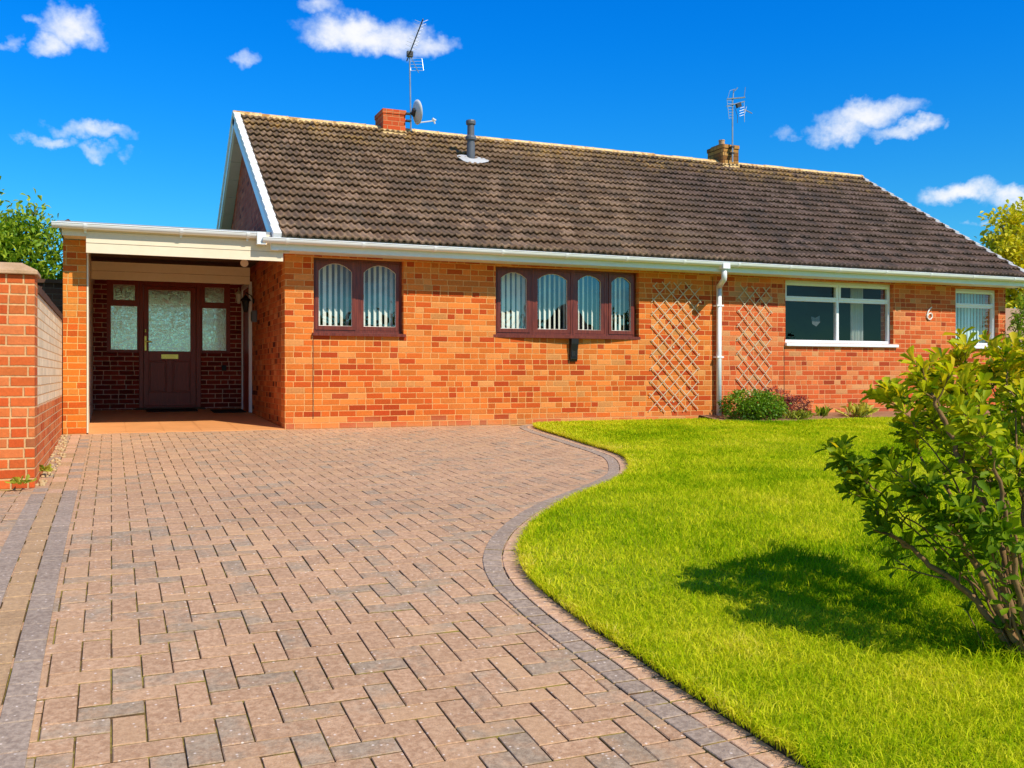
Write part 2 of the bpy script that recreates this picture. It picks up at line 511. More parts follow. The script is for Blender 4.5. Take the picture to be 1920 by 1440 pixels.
def mahogany():
    m, g, out = new_mat('mahogany')
    p = g.pos()
    mp = g.node('ShaderNodeMapping'); g.put(mp.inputs[0], p); mp.inputs['Scale'].default_value = (1, 1, 0.08)
    w = g.noise(mp.outputs[0], 60, 4, 0.6, 0.6)
    c = g.mix(g.smooth(w, .3, .7), lin(88, 34, 24), lin(124, 54, 36))
    principled(g, out, c, 0.36, 0.5, g.bump(w, 0.15, 0.003))
    m, g, out = new_mat('door_wood')
    p = g.pos()
    mp = g.node('ShaderNodeMapping'); g.put(mp.inputs[0], p); mp.inputs['Scale'].default_value = (1, 1, 0.08)
    w = g.noise(mp.outputs[0], 60, 4, 0.6, 0.6)
    c = g.mix(g.smooth(w, .3, .7), lin(136, 40, 24), lin(160, 54, 32))
    principled(g, out, c, 0.4, 0.45, g.bump(w, 0.15, 0.003))


mahogany()


def glass_mat(name, tintc, base, rough=0.0):
    m, g, out = new_mat(name)
    tr = g.node('ShaderNodeBsdfTransparent'); g.put(tr.inputs[0], tintc)
    gl = g.node('ShaderNodeBsdfGlossy'); gl.inputs['Roughness'].default_value = rough
    gl.inputs['Color'].default_value = (0.9, 0.95, 1.0, 1)
    p = g.pos()
    bn = g.bump(g.noise(p, 1.6, 2), 0.12, 0.02)
    g.put(gl.inputs['Normal'], bn)
    ge = g.t.nodes.new('ShaderNodeNewGeometry')
    dt = g.t.nodes.new('ShaderNodeVectorMath'); dt.operation = 'DOT_PRODUCT'
    g.put(dt.inputs[0], ge.outputs['Incoming']); g.put(dt.inputs[1], ge.outputs['True Normal'])
    ca = g.m('SUBTRACT', 1.0, g.m('ABSOLUTE', dt.outputs['Value']), clamp=True)
    f = g.m('ADD', g.m('MULTIPLY', g.m('POWER', ca, 5.0), 0.92), base + 0.05, clamp=True)
    mx = g.node('ShaderNodeMixShader'); g.put(mx.inputs[0], f)
    g.t.links.new(tr.outputs[0], mx.inputs[1]); g.t.links.new(gl.outputs[0], mx.inputs[2])
    g.t.links.new(mx.outputs[0], out.inputs[0])


glass_mat('glass', (0.94, 0.95, 0.93), 0.08)
glass_mat('glass_clear', (0.86, 0.88, 0.86), -0.015)


def frosted():
    m, g, out = new_mat('glass_etched')
    p = g.pos()
    w = g.noise(p, 13, 3, 0.6, 3.5)
    c = g.mix(g.smooth(w, .35, .7), lin(168, 164, 154), lin(222, 220, 212))
    nb = g.bump(g.smooth(w, .4, .62), 0.10, 0.006)
    b = g.node('ShaderNodeBsdfDiffuse'); g.put(b.inputs[0], c)
    gl = g.node('ShaderNodeBsdfGlossy'); gl.inputs['Roughness'].default_value = 0.06; g.put(gl.inputs['Normal'], nb)
    gl.inputs['Color'].default_value = (1.0, .93, .88, 1)
    mx = g.node('ShaderNodeMixShader'); mx.inputs[0].default_value = 0.42
    g.t.links.new(b.outputs[0], mx.inputs[1]); g.t.links.new(gl.outputs[0], mx.inputs[2])
    g.t.links.new(mx.outputs[0], out.inputs[0])


frosted()


def leaf_mat(name, stops, trans=0.35, rough=0.5, spec=0.35):
    m, g, out = new_mat(name)
    t = g.attr('tint')
    p = g.pos()
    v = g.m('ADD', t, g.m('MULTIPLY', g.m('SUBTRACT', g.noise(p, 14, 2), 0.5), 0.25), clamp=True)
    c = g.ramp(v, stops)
    b = g.t.nodes.new('ShaderNodeBsdfPrincipled')
    g.put(b.inputs['Base Color'], c); b.inputs['Roughness'].default_value = rough
    b.inputs['Specular IOR Level'].default_value = spec
    tr = g.node('ShaderNodeBsdfTranslucent')
    g.put(tr.inputs[0], g.mix(1.0, c, (1.25, 1.25, 0.55), 'MULTIPLY'))
    mx = g.node('ShaderNodeMixShader'); mx.inputs[0].default_value = trans
    g.t.links.new(b.outputs[0], mx.inputs[1]); g.t.links.new(tr.outputs[0], mx.inputs[2])
    g.t.links.new(mx.outputs[0], out.inputs[0])
    return m


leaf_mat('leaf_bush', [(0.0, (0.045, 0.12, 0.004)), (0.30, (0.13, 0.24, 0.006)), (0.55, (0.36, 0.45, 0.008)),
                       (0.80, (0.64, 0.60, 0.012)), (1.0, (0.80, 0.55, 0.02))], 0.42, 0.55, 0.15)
leaf_mat('leaf_green', [(0.0, (0.05, 0.14, 0.008)), (0.5, (0.17, 0.32, 0.015)), (1.0, (0.46, 0.54, 0.04))], 0.35)
leaf_mat('leaf_gold', [(0.0, (0.14, 0.20, 0.008)), (0.5, (0.44, 0.44, 0.010)), (1.0, (0.80, 0.66, 0.03))], 0.35)
leaf_mat('leaf_dark', [(0.0, (0.02, 0.05, 0.01)), (0.6, (0.06, 0.12, 0.02)), (1.0, (0.14, 0.2, 0.04))], 0.25)
leaf_mat('leaf_red', [(0.0, (0.10, 0.02, 0.02)), (0.6, (0.24, 0.05, 0.05)), (1.0, (0.4, 0.14, 0.12))], 0.25)
leaf_mat('leaf_yellow', [(0.0, (0.22, 0.28, 0.02)), (0.5, (0.5, 0.5, 0.05)), (1.0, (0.75, 0.66, 0.16))], 0.35)
leaf_mat('petal_pink', [(0.0, (0.6, 0.10, 0.12)), (0.6, (0.8, 0.22, 0.24)), (1.0, (0.85, 0.42, 0.42))], 0.4)


def grass_mats():
    m, g, out = new_mat('grass_blade')
    p = g.pos()
    t = g.attr('tint'); al = g.attr('along')
    pn = g.noise(p, 0.55, 4, 0.6)
    pn2 = g.noise(p, 2.4, 3, 0.6)
    f = g.m('ADD', g.m('MULTIPLY', t, 0.46), g.m('ADD', g.m('MULTIPLY', pn, 1.25), g.m('ADD', g.m('MULTIPLY', pn2, 0.7), -0.80)), clamp=True)
    c = g.ramp(f, [(0.0, (0.13, 0.28, 0.004)), (0.22, (0.30, 0.45, 0.005)), (0.45, (0.56, 0.62, 0.010)), (0.72, (0.80, 0.74, 0.04)), (1.0, (0.84, 0.68, 0.16))])
    d = g.node('ShaderNodeBsdfDiffuse'); g.put(d.inputs[0], c)
    tr = g.node('ShaderNodeBsdfTranslucent'); g.put(tr.inputs[0], g.mix(1.0, c, (1.25, 1.2, 0.5), 'MULTIPLY'))
    mx = g.node('ShaderNodeMixShader'); mx.inputs[0].default_value = 0.4
    g.t.links.new(d.outputs[0], mx.inputs[1]); g.t.links.new(tr.outputs[0], mx.inputs[2])
    g.t.links.new(mx.outputs[0], out.inputs[0])
    m, g, out = new_mat('lawn_base')
    p = g.pos()
    c = g.ramp(g.noise(p, 18, 5, 0.65), [(0.25, (0.10, 0.15, 0.005)), (0.5, (0.27, 0.33, 0.006)), (0.75, (0.46, 0.46, 0.02))])
    z = g.t.nodes.new('ShaderNodeNewGeometry').outputs['True Normal']
    up = g.smooth(g.xyz(z)[2], 0.3, 0.6)
    c = g.mix(up, (0.09, 0.055, 0.025), c)
    principled(g, out, c, 0.95, 0.1, g.bump(g.noise(p, 60, 4), 0.8, 0.02))


grass_mats()


def paver_mats():
    m, g, out = new_mat('paver')
    p = g.pos()
    rid = g.attr('rid')
    fam = g.m('FLOOR', rid)                     # 0 field, 1 grey band, 2 tan band, 3 rose edging
    r = g.m('FRACT', rid)
    n = g.noise(p, 11, 4, 0.6)
    fine = g.noise(p, 160, 4, 0.7)
    fine2 = g.noise(p, 48, 3, 0.65)
    pink = g.mix(g.smooth(fine2, .3, .7), lin(176, 134, 99), lin(207, 166, 128))
    pink = g.mix(g.m('MULTIPLY', g.smooth(g.white(g.vec(r, 1.0, 2.0))[0], .5, 1.0), 0.5), pink, lin(205, 163, 119))
    grey = g.mix(g.smooth(fine2, .3, .7), lin(140, 124, 102), lin(172, 155, 130))
    mixf = g.m('MULTIPLY', g.smooth(g.m('ADD', r, g.m('MULTIPLY', g.m('SUBTRACT', n, 0.5), 1.3)), 0.58, 1.10), 0.75)
    field = g.mix(mixf, pink, grey)
    tan = g.mix(g.smooth(fine2, .3, .7), lin(172, 136, 98), lin(196, 158, 114))
    rose = g.mix(g.smooth(fine2, .3, .7), lin(192, 148, 114), lin(212, 172, 136))
    c = g.mix(g.m('COMPARE', fam, 1.0, 0.2), field, g.mix(g.smooth(fine2, .3, .7), lin(146, 125, 106), lin(180, 157, 134)))
    c = g.mix(g.m('COMPARE', fam, 2.0, 0.2), c, tan)
    c = g.mix(g.m('COMPARE', fam, 3.0, 0.2), c, rose)
    k = g.m('ADD', 0.36, g.m('ADD', g.m('MULTIPLY', fine, 0.66), g.m('ADD', g.m('MULTIPLY', g.noise(p, 0.55, 5, .65), 0.42), g.m('MULTIPLY', g.white(g.vec(rid, 4.0, 1.0))[0], 0.14))))
    c = g.mix(1.0, c, g.vec(k, k, k), 'MULTIPLY')
    # pale aggregate showing in the worn face, and dark pits
    vo = g.node('ShaderNodeTexVoronoi'); g.put(vo.inputs['Vector'], p); vo.inputs['Scale'].default_value = 44.0
    fl = g.m('MULTIPLY', g.m('SUBTRACT', 1.0, g.smooth(vo.outputs['Distance'], .10, .26)), g.m('GREATER_THAN', g.xyz(vo.outputs['Color'])[0], 0.74))
    c = g.mix(g.m('MULTIPLY', fl, 0.75), c, lin(240, 220, 200))
    vo2 = g.node('ShaderNodeTexVoronoi'); g.put(vo2.inputs['Vector'], p); vo2.inputs['Scale'].default_value = 90.0
    pit = g.m('MULTIPLY', g.m('SUBTRACT', 1.0, g.smooth(vo2.outputs['Distance'], .06, .2)), g.m('GREATER_THAN', g.xyz(vo2.outputs['Color'])[1], 0.86))
    c = g.mix(g.m('MULTIPLY', pit, 0.6), c, lin(110, 80, 62))
    h = g.m('ADD', g.m('MULTIPLY', fine, 0.8), g.m('ADD', g.m('MULTIPLY', fine2, 0.6), g.m('MULTIPLY', pit, -0.8)))
    principled(g, out, c, 0.86, 0.25, g.bump(h, 0.6, 0.006))
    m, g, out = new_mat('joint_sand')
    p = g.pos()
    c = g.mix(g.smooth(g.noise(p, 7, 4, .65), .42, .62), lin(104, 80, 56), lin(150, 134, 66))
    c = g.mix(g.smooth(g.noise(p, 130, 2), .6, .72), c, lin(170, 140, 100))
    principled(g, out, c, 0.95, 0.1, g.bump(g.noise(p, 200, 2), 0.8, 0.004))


paver_mats()


def roof_mat():
    m, g, out = new_mat('roof_tile')
    p = g.pos()
    x, y, z = g.xyz(p)
    yy = g.m('SUBTRACT', 3.735, g.m('ABSOLUTE', g.m('SUBTRACT', y, 3.735)))
    row = g.m('FLOOR', g.m('DIVIDE', g.m('ADD', yy, 0.42), 0.2284))
    colx = g.m('FLOOR', g.m('ADD', g.m('DIVIDE', x, 0.19), g.m('MULTIPLY', g.m('MODULO', row, 2.0), 0.5)))
    r, rc = g.white(g.vec(colx, row, 1.0))
    c = g.ramp(r, [(0.0, lin(124, 98, 76)), (0.25, lin(138, 112, 88)), (0.5, lin(116, 94, 76)), (0.72, lin(152, 124, 100)), (0.88, lin(120, 100, 82)), (0.96, lin(160, 130, 104))], 'CONSTANT')
    party = g.smooth(g.m('ADD', x, g.m('MULTIPLY', g.noise(p, .6, 3), 1.2)), 7.6, 10.2)
    c6 = g.ramp(r, [(0.0, lin(98, 80, 68)), (0.3, lin(112, 90, 78)), (0.6, lin(90, 76, 68)), (0.85, lin(124, 102, 90))], 'CONSTANT')
    c = g.mix(party, c, c6)
    spk = g.noise(g.vec(x, g.m('MULTIPLY', y, .3), g.m('MULTIPLY', z, .3)), 34, 4, .7)
    k = g.m('ADD', 0.13, g.m('ADD', g.m('MULTIPLY', spk, 1.35), g.m('MULTIPLY', g.noise(p, 1.1, 4, .65), 0.14)))
    c = g.mix(1.0, c, g.vec(k, k, k), 'MULTIPLY')
    # lichen: ochre near the ridge, grey-white spots over the slope
    near = g.smooth(g.m('ADD', yy, g.m('MULTIPLY', g.m('SUBTRACT', g.noise(p, 1.4, 4, .7), .5), 2.6)), 2.5, 3.7)
    ln = g.m('MULTIPLY', near, g.smooth(g.noise(p, 9, 4, .7), .42, .6))
    c = g.mix(g.m('MULTIPLY', ln, 0.8), c, g.mix(g.noise(p, 4, 2), lin(196, 140, 52), lin(176, 156, 112)))
    wl = g.smooth(g.noise(p, 34, 3, .7), .64, .74)
    c = g.mix(g.m('MULTIPLY', wl, 0.55), c, lin(206, 190, 168))
    principled(g, out, c, 0.9, 0.2, g.bump(spk, 0.5, 0.008))
    m, g, out = new_mat('ridge_tile')
    p = g.pos()
    s_ = g.noise(p, 14, 4, .7)
    c = g.mix(g.smooth(s_, .35, .65), lin(214, 176, 118), lin(240, 206, 150))
    c = g.mix(g.smooth(g.noise(p, 5, 3, .7), .52, .66), c, lin(176, 128, 66))
    principled(g, out, c, 0.9, 0.2, g.bump(s_, 0.6, 0.008))


roof_mat()

# ================================================================== GROUND
ys = np.concatenate([np.linspace(-60, -14, 12), np.linspace(-13.5, 2, 60), np.linspace(4, 120, 8)])
xs = np.linspace(-70, 110, 46)
V = [(x, y, float(gz(y)) - 0.08) for y in ys for x in xs]
nx_ = len(xs)
Q = [(j * nx_ + i, j * nx_ + i + 1, (j + 1) * nx_ + i + 1, (j + 1) * nx_ + i) for j in range(len(ys) - 1) for i in range(nx_ - 1)]
struct(np_mesh('ground', V, None, Q, ['lawn_base']))

# lawn edge (outer side of the edging), from the wall round the S-curve to behind the camera
EDGE = [(9.2, -.20), (8.2, -.2), (7.0, -.2), (6.2, -.2), (5.6, -.215), (5.33, -.30), (5.17, -.55), (5.05, -1.1), (4.96, -1.8), (4.84, -2.7), (4.74, -3.45), (4.58, -4.05),
        (4.17, -4.86), (3.85, -5.30), (3.50, -5.68), (3.07, -6.09), (2.65, -6.53), (2.29, -7.0), (2.05, -7.4), (1.92, -7.7),
        (1.845, -8.0), (1.82, -8.3), (1.82, -8.6), (1.84, -8.98), (1.85, -9.35), (1.865, -9.65), (1.88, -9.9), (1.92, -10.6), (1.96, -11.6), (2.0, -13.0), (2.0, -14.5)]


def catmull(P, n=14):
    P = [np.array(p, float) for p in P]; out = []
    for i in range(len(P) - 1):
        p0 = P[max(i - 1, 0)]; p1 = P[i]; p2 = P[i + 1]; p3 = P[min(i + 2, len(P) - 1)]
        for k in range(n):
            t = k / n
            out.append(0.5 * (2 * p1 + (p2 - p0) * t + (2 * p0 - 5 * p1 + 4 * p2 - p3) * t * t + (3 * p1 - p0 - 3 * p2 + p3) * t ** 3))
    out.append(P[-1])
    return np.array(out)


def resample(P, step):
    seg = np.linalg.norm(np.diff(P, axis=0), axis=1); s = np.concatenate([[0], np.cumsum(seg)])
    t = np.arange(0, s[-1], step)
    return np.stack([np.interp(t, s, P[:, 0]), np.interp(t, s, P[:, 1])], 1)


ED = resample(catmull(EDGE), 0.102)
tg = np.gradient(ED, axis=0); tg /= np.linalg.norm(tg, axis=1)[:, None]
NRM = np.stack([tg[:, 1], -tg[:, 0]], 1)        # points to the drive side
_m = ED[:, 1] < -0.32
_ey, _ex = ED[_m][:, 1], ED[_m][:, 0]
_o = np.argsort(_ey)


def lawn_x(y):
    return np.interp(y, _ey[_o], _ex[_o])


# ---- driveway: herringbone blocks laid one by one, plus jointing sand
drv = MB()


def paver(mb, P4, dz, rid, ch=0.0035):
    """one block from its four plan corners (counter-clockwise), with a chamfered arris"""
    P4 = np.array(P4, float); c = P4.mean(0)
    tx, ty = rnd.uniform(-.012, .012), rnd.uniform(-.012, .012)
    h = rnd.uniform(-.0012, .0012) + dz
    i = len(mb.v)
    inner = c + (P4 - c) * (1 - ch / np.maximum(np.linalg.norm(P4 - c, axis=1), .01))[:, None] * 1.0
    for q, lo in ((inner, 0.0), (P4, -0.0030), (P4, -0.022)):
        for (x, y) in q:
            mb.v.append((x, y, float(gz(y)) + h + lo + (x - c[0]) * tx + (y - c[1]) * ty))
    mb.f.append((i, i + 1, i + 2, i + 3)); mb.a.append(rid); mb.mi.append(0)
    for k in range(4):
        k2 = (k + 1) % 4
        mb.f.append((i + 4 + k, i + 4 + k2, i + k2, i + k)); mb.a.append(rid); mb.mi.append(0)
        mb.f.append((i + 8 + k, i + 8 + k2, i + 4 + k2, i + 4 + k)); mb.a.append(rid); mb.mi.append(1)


def fam(f):
    return f + rnd.random() * 0.98 + 0.01


U = 0.1; GAP = 0.0021; GAPY = 0.0041
for iy in range(-136, 0):
    for ix in range(-26, 54):
        mm = (ix - iy) % 4
        if mm == 0: x0, x1, y0, y1 = ix * U, ix * U + 2 * U, iy * U, iy * U + U
        elif mm == 3: x0, x1, y0, y1 = ix * U, ix * U + U, iy * U, iy * U + 2 * U
        else: continue
        xc, yc = (x0 + x1) / 2, (y0 + y1) / 2
        if xc > lawn_x(yc) - 0.1: continue
        if yc > -0.22 and xc > 5.0: continue
        if -0.43 < xc < -0.31: continue
        if xc < -0.5 and yc > -4.36: continue
        y1 = min(y1, -0.004)
        g2 = GAP + rnd.uniform(-.0006, .0012)
        rid = rnd.random() * 0.98 + 0.01
        if rnd.random() < max(0.0, (yc + 6.5) / 9.0): rid *= 0.75       # fewer charcoal blocks towards the house
        gy = GAPY + rnd.uniform(-.0008, .0012)
        paver(drv, [(x0 + g2, y0 + gy), (x1 - g2, y0 + gy), (x1 - g2, y1 - gy), (x0 + g2, y1 - gy)], 0.0, rid)
# base of jointing sand
bys = np.arange(-14.4, 0.001, 0.3)
for k in range(len(bys) - 1):
    ya, yb = bys[k], bys[k + 1]
    xr = max(lawn_x(ya), lawn_x(yb)) + 0.15 if yb < -.3 else 9.4
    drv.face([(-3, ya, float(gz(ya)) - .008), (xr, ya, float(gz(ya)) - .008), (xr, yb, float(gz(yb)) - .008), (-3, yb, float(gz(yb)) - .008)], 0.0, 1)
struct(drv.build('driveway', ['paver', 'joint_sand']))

edg = MB()
for row, fm in ((0, 3), (1, 1)):
    o0, o1 = 0.002 + row * 0.102, 0.098 + row * 0.102
    for k in range(len(ED) - 1):
        a0 = ED[k] + NRM[k] * o0; a1 = ED[k] + NRM[k] * o1; b0 = ED[k + 1] + NRM[k + 1] * o0; b1 = ED[k + 1] + NRM[k + 1] * o1
        e = 0.045
        q = [a0 + (b0 - a0) * e, b0 - (b0 - a0) * e, b1 - (b1 - a1) * e, a1 + (b1 - a1) * e]
        ar = sum(q[i][0] * q[(i + 1) % 4][1] - q[(i + 1) % 4][0] * q[i][1] for i in range(4))
        if ar < 0: q = q[::-1]
        if abs(ar) < 0.004: continue
        paver(edg, q, 0.006, fam(fm))
    # straight kerb line beside the garden wall
for cx_, fm in ((-.472, 1), (-.371, 2), (-.270, 1)):
    y = -0.06
    while y > -14:
        ln_ = 0.2 if rnd.random() > .3 else 0.1
        f_ = fm if y < -4.6 else (fm if rnd.random() < .35 else (0 if fm == 1 else 3))
        paver(edg, [(cx_ - .0475, y - ln_ + .003), (cx_ + .0475, y - ln_ + .003), (cx_ + .0475, y), (cx_ - .0475, y)], 0.005, fam(f_) if f_ else rnd.uniform(.5, .74))
        y -= ln_
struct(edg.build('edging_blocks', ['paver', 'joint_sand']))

# ---- lawn sheet
LY = np.concatenate([[-0.2], np.arange(-0.3, -14.3, -0.12)])
nc = 40
LV = []
for y in LY:
    xl = lawn_x(y) if y < -.32 else 5.55
    for i in range(nc):
        t = i / (nc - 1); x = xl + (19 - xl) * t ** 1.6
        LV.append((x, y, float(gz(y)) + 0.03 + 0.012 * math.sin(x * 1.7 + y) * math.sin(y * 1.3) * min(1, t * 6)))
LQ = [(j * nc + i, (j + 1) * nc + i, (j + 1) * nc + i + 1, j * nc + i + 1) for j in range(len(LY) - 1) for i in range(nc - 1)]
base = len(LV)
for j, y in enumerate(LY):                                    # cut turf edge
    xl = LV[j * nc][0]; LV.append((xl, y, float(gz(y)) - 0.05))
LQ += [(base + j, base + j + 1, (j + 1) * nc, j * nc) for j in range(len(LY) - 1)]
b2 = len(LV)
for i in range(nc): LV.append((LV[i][0], -0.2, -0.05))
LQ += [(b2 + i, i, i + 1, b2 + i + 1) for i in range(nc - 1)]
struct(np_mesh('lawn', LV, None, LQ, ['lawn_base']))


def lawn_z(x, y):
    return gz(y) + 0.03


# ---- soil bed along number six
def bed_front(x):
    return np.interp(x, [8.2, 8.6, 9.0, 9.8, 10.6, 11.5, 12.5, 14.5, 18], [-.5, -.75, -.8, -.7, -.62, -.6, -.75, -.8, -.8])


bd = MB()
bx = np.arange(8.1, 18, .3)
for k in range(len(bx) - 1):
    a, b = bx[k], bx[k + 1]
    za, zb = [float(gz(bed_front(q))) + .045 for q in (a, b)]
    bd.face([(a, bed_front(a), za), (b, bed_front(b), zb), (b, -.004, .085), (a, -.004, .085)])
    bd.face([(a, bed_front(a) - .02, za - .06), (b, bed_front(b) - .02, zb - .06), (b, bed_front(b), zb), (a, bed_front(a), za)])
struct(bd.build('flower_bed', 'soil'))


# ---- grass blades
def blades(n, xr, yr, hmin, hmax, w, keep):
    x = rng.uniform(*xr, n); y = rng.uniform(*yr, n)
    k = keep(x, y)
    x, y = x[k], y[k]; n = len(x)
    z = lawn_z(x, y)
    h = rng.uniform(hmin, hmax, n) * (0.75 + 0.5 * rng.random(n))
    an = rng.uniform(0, 2 * np.pi, n); ln = rng.uniform(0.3, 1.7, n) * h
    dxy = np.stack([np.cos(an), np.sin(an)], 1)
    fa = rng.uniform(0, 2 * np.pi, n); pw = np.stack([np.cos(fa), np.sin(fa)], 1) * (w * rng.uniform(.6, 1.3, n))[:, None]
    P = np.stack([x, y], 1)
    V = np.zeros((n, 5, 3), np.float32)
    V[:, 0, :2] = P - pw; V[:, 1, :2] = P + pw; V[:, 0, 2] = V[:, 1, 2] = z - .004
    mid = P + dxy * (ln * 0.35)[:, None]
    V[:, 2, :2] = mid + pw * .8; V[:, 3, :2] = mid - pw * .8; V[:, 2, 2] = V[:, 3, 2] = z + h * .62
    V[:, 4, :2] = P + dxy * ln[:, None]; V[:, 4, 2] = z + h * (1.0 - 0.35 * (ln / h) * .5)
    dry = np.exp(-np.maximum(x - np.where(y < -.32, lawn_x(y), 5.55), 0) / .13) * (np.sin(y * 3.1) * np.sin(y * 7.3 + 1) > -.15) * rng.uniform(.1, .9, n)
    t = np.repeat(np.clip(rng.random(n) + .9 * dry, 0, 1.8), 5)
    al = np.tile([0, 0, .6, .6, 1.0], n)
    return V.reshape(-1, 3), t, al


def on_lawn(x, y):
    edge = np.where(y < -.32, lawn_x(y), 5.55)
    bedf = np.where(x > 8.15, bed_front(x), -.2)
    return (x > edge - .012) & (y < bedf + .01)


parts = []
parts.append(blades(120000, (1.8, 5.0), (-11.2, -8.4), .018, .048, .0019, on_lawn))
parts.append(blades(115000, (1.8, 8.0), (-8.4, -5.5), .018, .044, .0024, on_lawn))
parts.append(blades(110000, (3.4, 12.5), (-5.5, -2.4), .024, .045, .0032, on_lawn))
parts.append(blades(90000, (4.7, 17.0), (-2.4, -.2), .022, .042, .0046, on_lawn))
parts.append(blades(26000, (5.0, 13.0), (-11.0, -5.5), .026, .052, .003, on_lawn))
# longer fringe hanging over the edging
ne = 15000
ke = rng.integers(0, len(ED) - 1, ne); off = rng.uniform(-.05, .012, ne)
pe = ED[ke] + (ED[ke + 1] - ED[ke]) * rng.random(ne)[:, None] + NRM[ke] * off[:, None]


def fringe():
    n = ne; P = pe; z = gz(P[:, 1]) + .022
    h = rng.uniform(.025, .07, n)
    d = NRM[ke] * rng.uniform(.3, 1.4, n)[:, None] + tg[ke] * rng.uniform(-.8, .8, n)[:, None]
    ln = h * rng.uniform(.4, 1.3, n)
    fa = rng.uniform(0, 2 * np.pi, n); pw = np.stack([np.cos(fa), np.sin(fa)], 1) * (.0022 * rng.uniform(.6, 1.3, n))[:, None]
    V = np.zeros((n, 5, 3), np.float32)
    V[:, 0, :2] = P - pw; V[:, 1, :2] = P + pw; V[:, 0, 2] = V[:, 1, 2] = z - .01
    mid = P + d * (ln * .35)[:, None]
    V[:, 2, :2] = mid + pw * .8; V[:, 3, :2] = mid - pw * .8; V[:, 2, 2] = V[:, 3, 2] = z + h * .55
    V[:, 4, :2] = P + d * ln[:, None]; V[:, 4, 2] = z + h * rng.uniform(.1, .8, n)
    return V.reshape(-1, 3), np.repeat(rng.random(n) * 1.1 + .15, 5), np.tile([0, 0, .6, .6, 1.0], n)


parts.append(fringe())
parts.append(blades(9000, (2.7, 3.9), (-9.95, -9.1), .05, .115, .0024, lambda x, y: rng.random(len(x)) < np.exp(-(((x - 3.28) / .22) ** 2 + ((y + 9.53) / .16) ** 2))))
GV = np.concatenate([p[0] for p in parts]); GT = np.concatenate([p[1] for p in parts]); GA = np.concatenate([p[2] for p in parts])
nb = len(GV) // 5; b5 = np.arange(nb)[:, None] * 5
go = np_mesh('grass', GV, b5 + np.array([3, 2, 4]), b5 + np.array([0, 1, 2, 3]), ['grass_blade'], GT, None, True, GA)
tag(go, 'bright yellow green mown grass covering the lawn', 'grass', kind='stuff')

# ================================================================== BUNGALOW
WX0, WX1, PARTY, WH = 2.0, 14.42, 8.37, 2.24
bung = thing('bungalow', 'long orange brick bungalow with brown tiled gable roof', 'bungalow', (2.0, 0, 0))


def wall_panel(name, x0, x1, z0, z1, holes, mat, parent, depth=0.12, back=0.28):
    """front wall in the plane y=0 with rectangular openings, reveals and a back face"""
    mb = MB()
    xs_ = sorted({x0, x1, *[h[0] for h in holes], *[h[1] for h in holes]})
    zs_ = sorted({z0, z1, *[h[2] for h in holes], *[h[3] for h in holes]})
    for a, b in zip(xs_, xs_[1:]):
        for c, d in zip(zs_, zs_[1:]):
            if any(h[0] <= a and b <= h[1] and h[2] <= c and d <= h[3] for h in holes): continue
            mb.face([(a, 0, c), (b, 0, c), (b, 0, d), (a, 0, d)])
            mb.face([(a, back, c), (a, back, d), (b, back, d), (b, back, c)])
    for (a, b, c, d) in holes:
        mb.face([(a, 0, c), (a, 0, d), (a, back, d), (a, back, c)])
        mb.face([(b, 0, c), (b, back, c), (b, back, d), (b, 0, d)])
        mb.face([(a, 0, c), (a, back, c), (b, back, c), (b, 0, c)])
        mb.face([(a, 0, d), (b, 0, d), (b, back, d), (a, back, d)])
    mb.face([(x0, 0, z0), (x0, 0, z1), (x0, back, z1), (x0, back, z0)])
    mb.face([(x1, 0, z0), (x1, back, z0), (x1, back, z1), (x1, 0, z1)])
    return mb.build(name, mat, parent)


W1 = (2.36, 3.535, 1.215, 2.175); W2 = (4.835, 7.075, 1.225, 2.165)
W3 = (9.69, 11.875, 1.19, 2.17); W4 = (13.25, 14.25, 1.19, 2.16)
wall_panel('outer_wall', WX0, PARTY, -0.15, WH, [W1, W2], 'brick_orange', bung)
wall_panel('outer_wall', PARTY, WX1, -0.15, WH, [W3, W4], 'brick_coral', bung)
YB = 7.75
mb = MB(); mb.box(WX0 + .003, WX0 + .28, .283, YB, -.15, WH)
mb.build('side_wall', 'brick_brown', bung)
mb = MB(); mb.box(WX1 - .28, WX1 - .003, .283, YB, -.15, WH); mb.build('side_wall', 'brick_coral', bung)
mb = MB(); mb.box(WX0, WX1, YB + .003, YB + .28, -.15, WH); mb.build('outer_wall', 'brick_orange', bung)
mb = MB()
mb.box(WX0 + .3, WX1 - .3, 3.6, 3.7, -.1, WH)
for x in (4.2, 8.37, 12.6): mb.box(x - .05, x + .05, .3, 3.58, -.1, WH)
mb.box(WX0 + .29, WX1 - .29, .29, YB - .01, WH - .03, WH)
mb.box(WX0 + .29, WX1 - .29, .29, YB - .01, -.12, -.02)
mb.build('inner_walls', 'interior_wall', bung)

# roof geometry
EY, EZ, RY, RZ = -0.43, 2.33, 3.735, 4.86
SL = math.hypot(RY - EY, RZ - EZ); TX, TZ = (RY - EY) / SL, (RZ - EZ) / SL     # unit along slope (y,z)
NXs, NZs = -TZ, TX                                                            # outward normal (y,z)
RX0, RX1 = 1.80, 14.60


def slope_pt(s, n, back=False):
    y = EY + TX * s + NXs * n; z = EZ + TZ * s + NZs * n
    if back: y = 2 * RY - y
    return y, z


NCOURSE = 18; GA_ = SL / NCOURSE; PER = 0.095


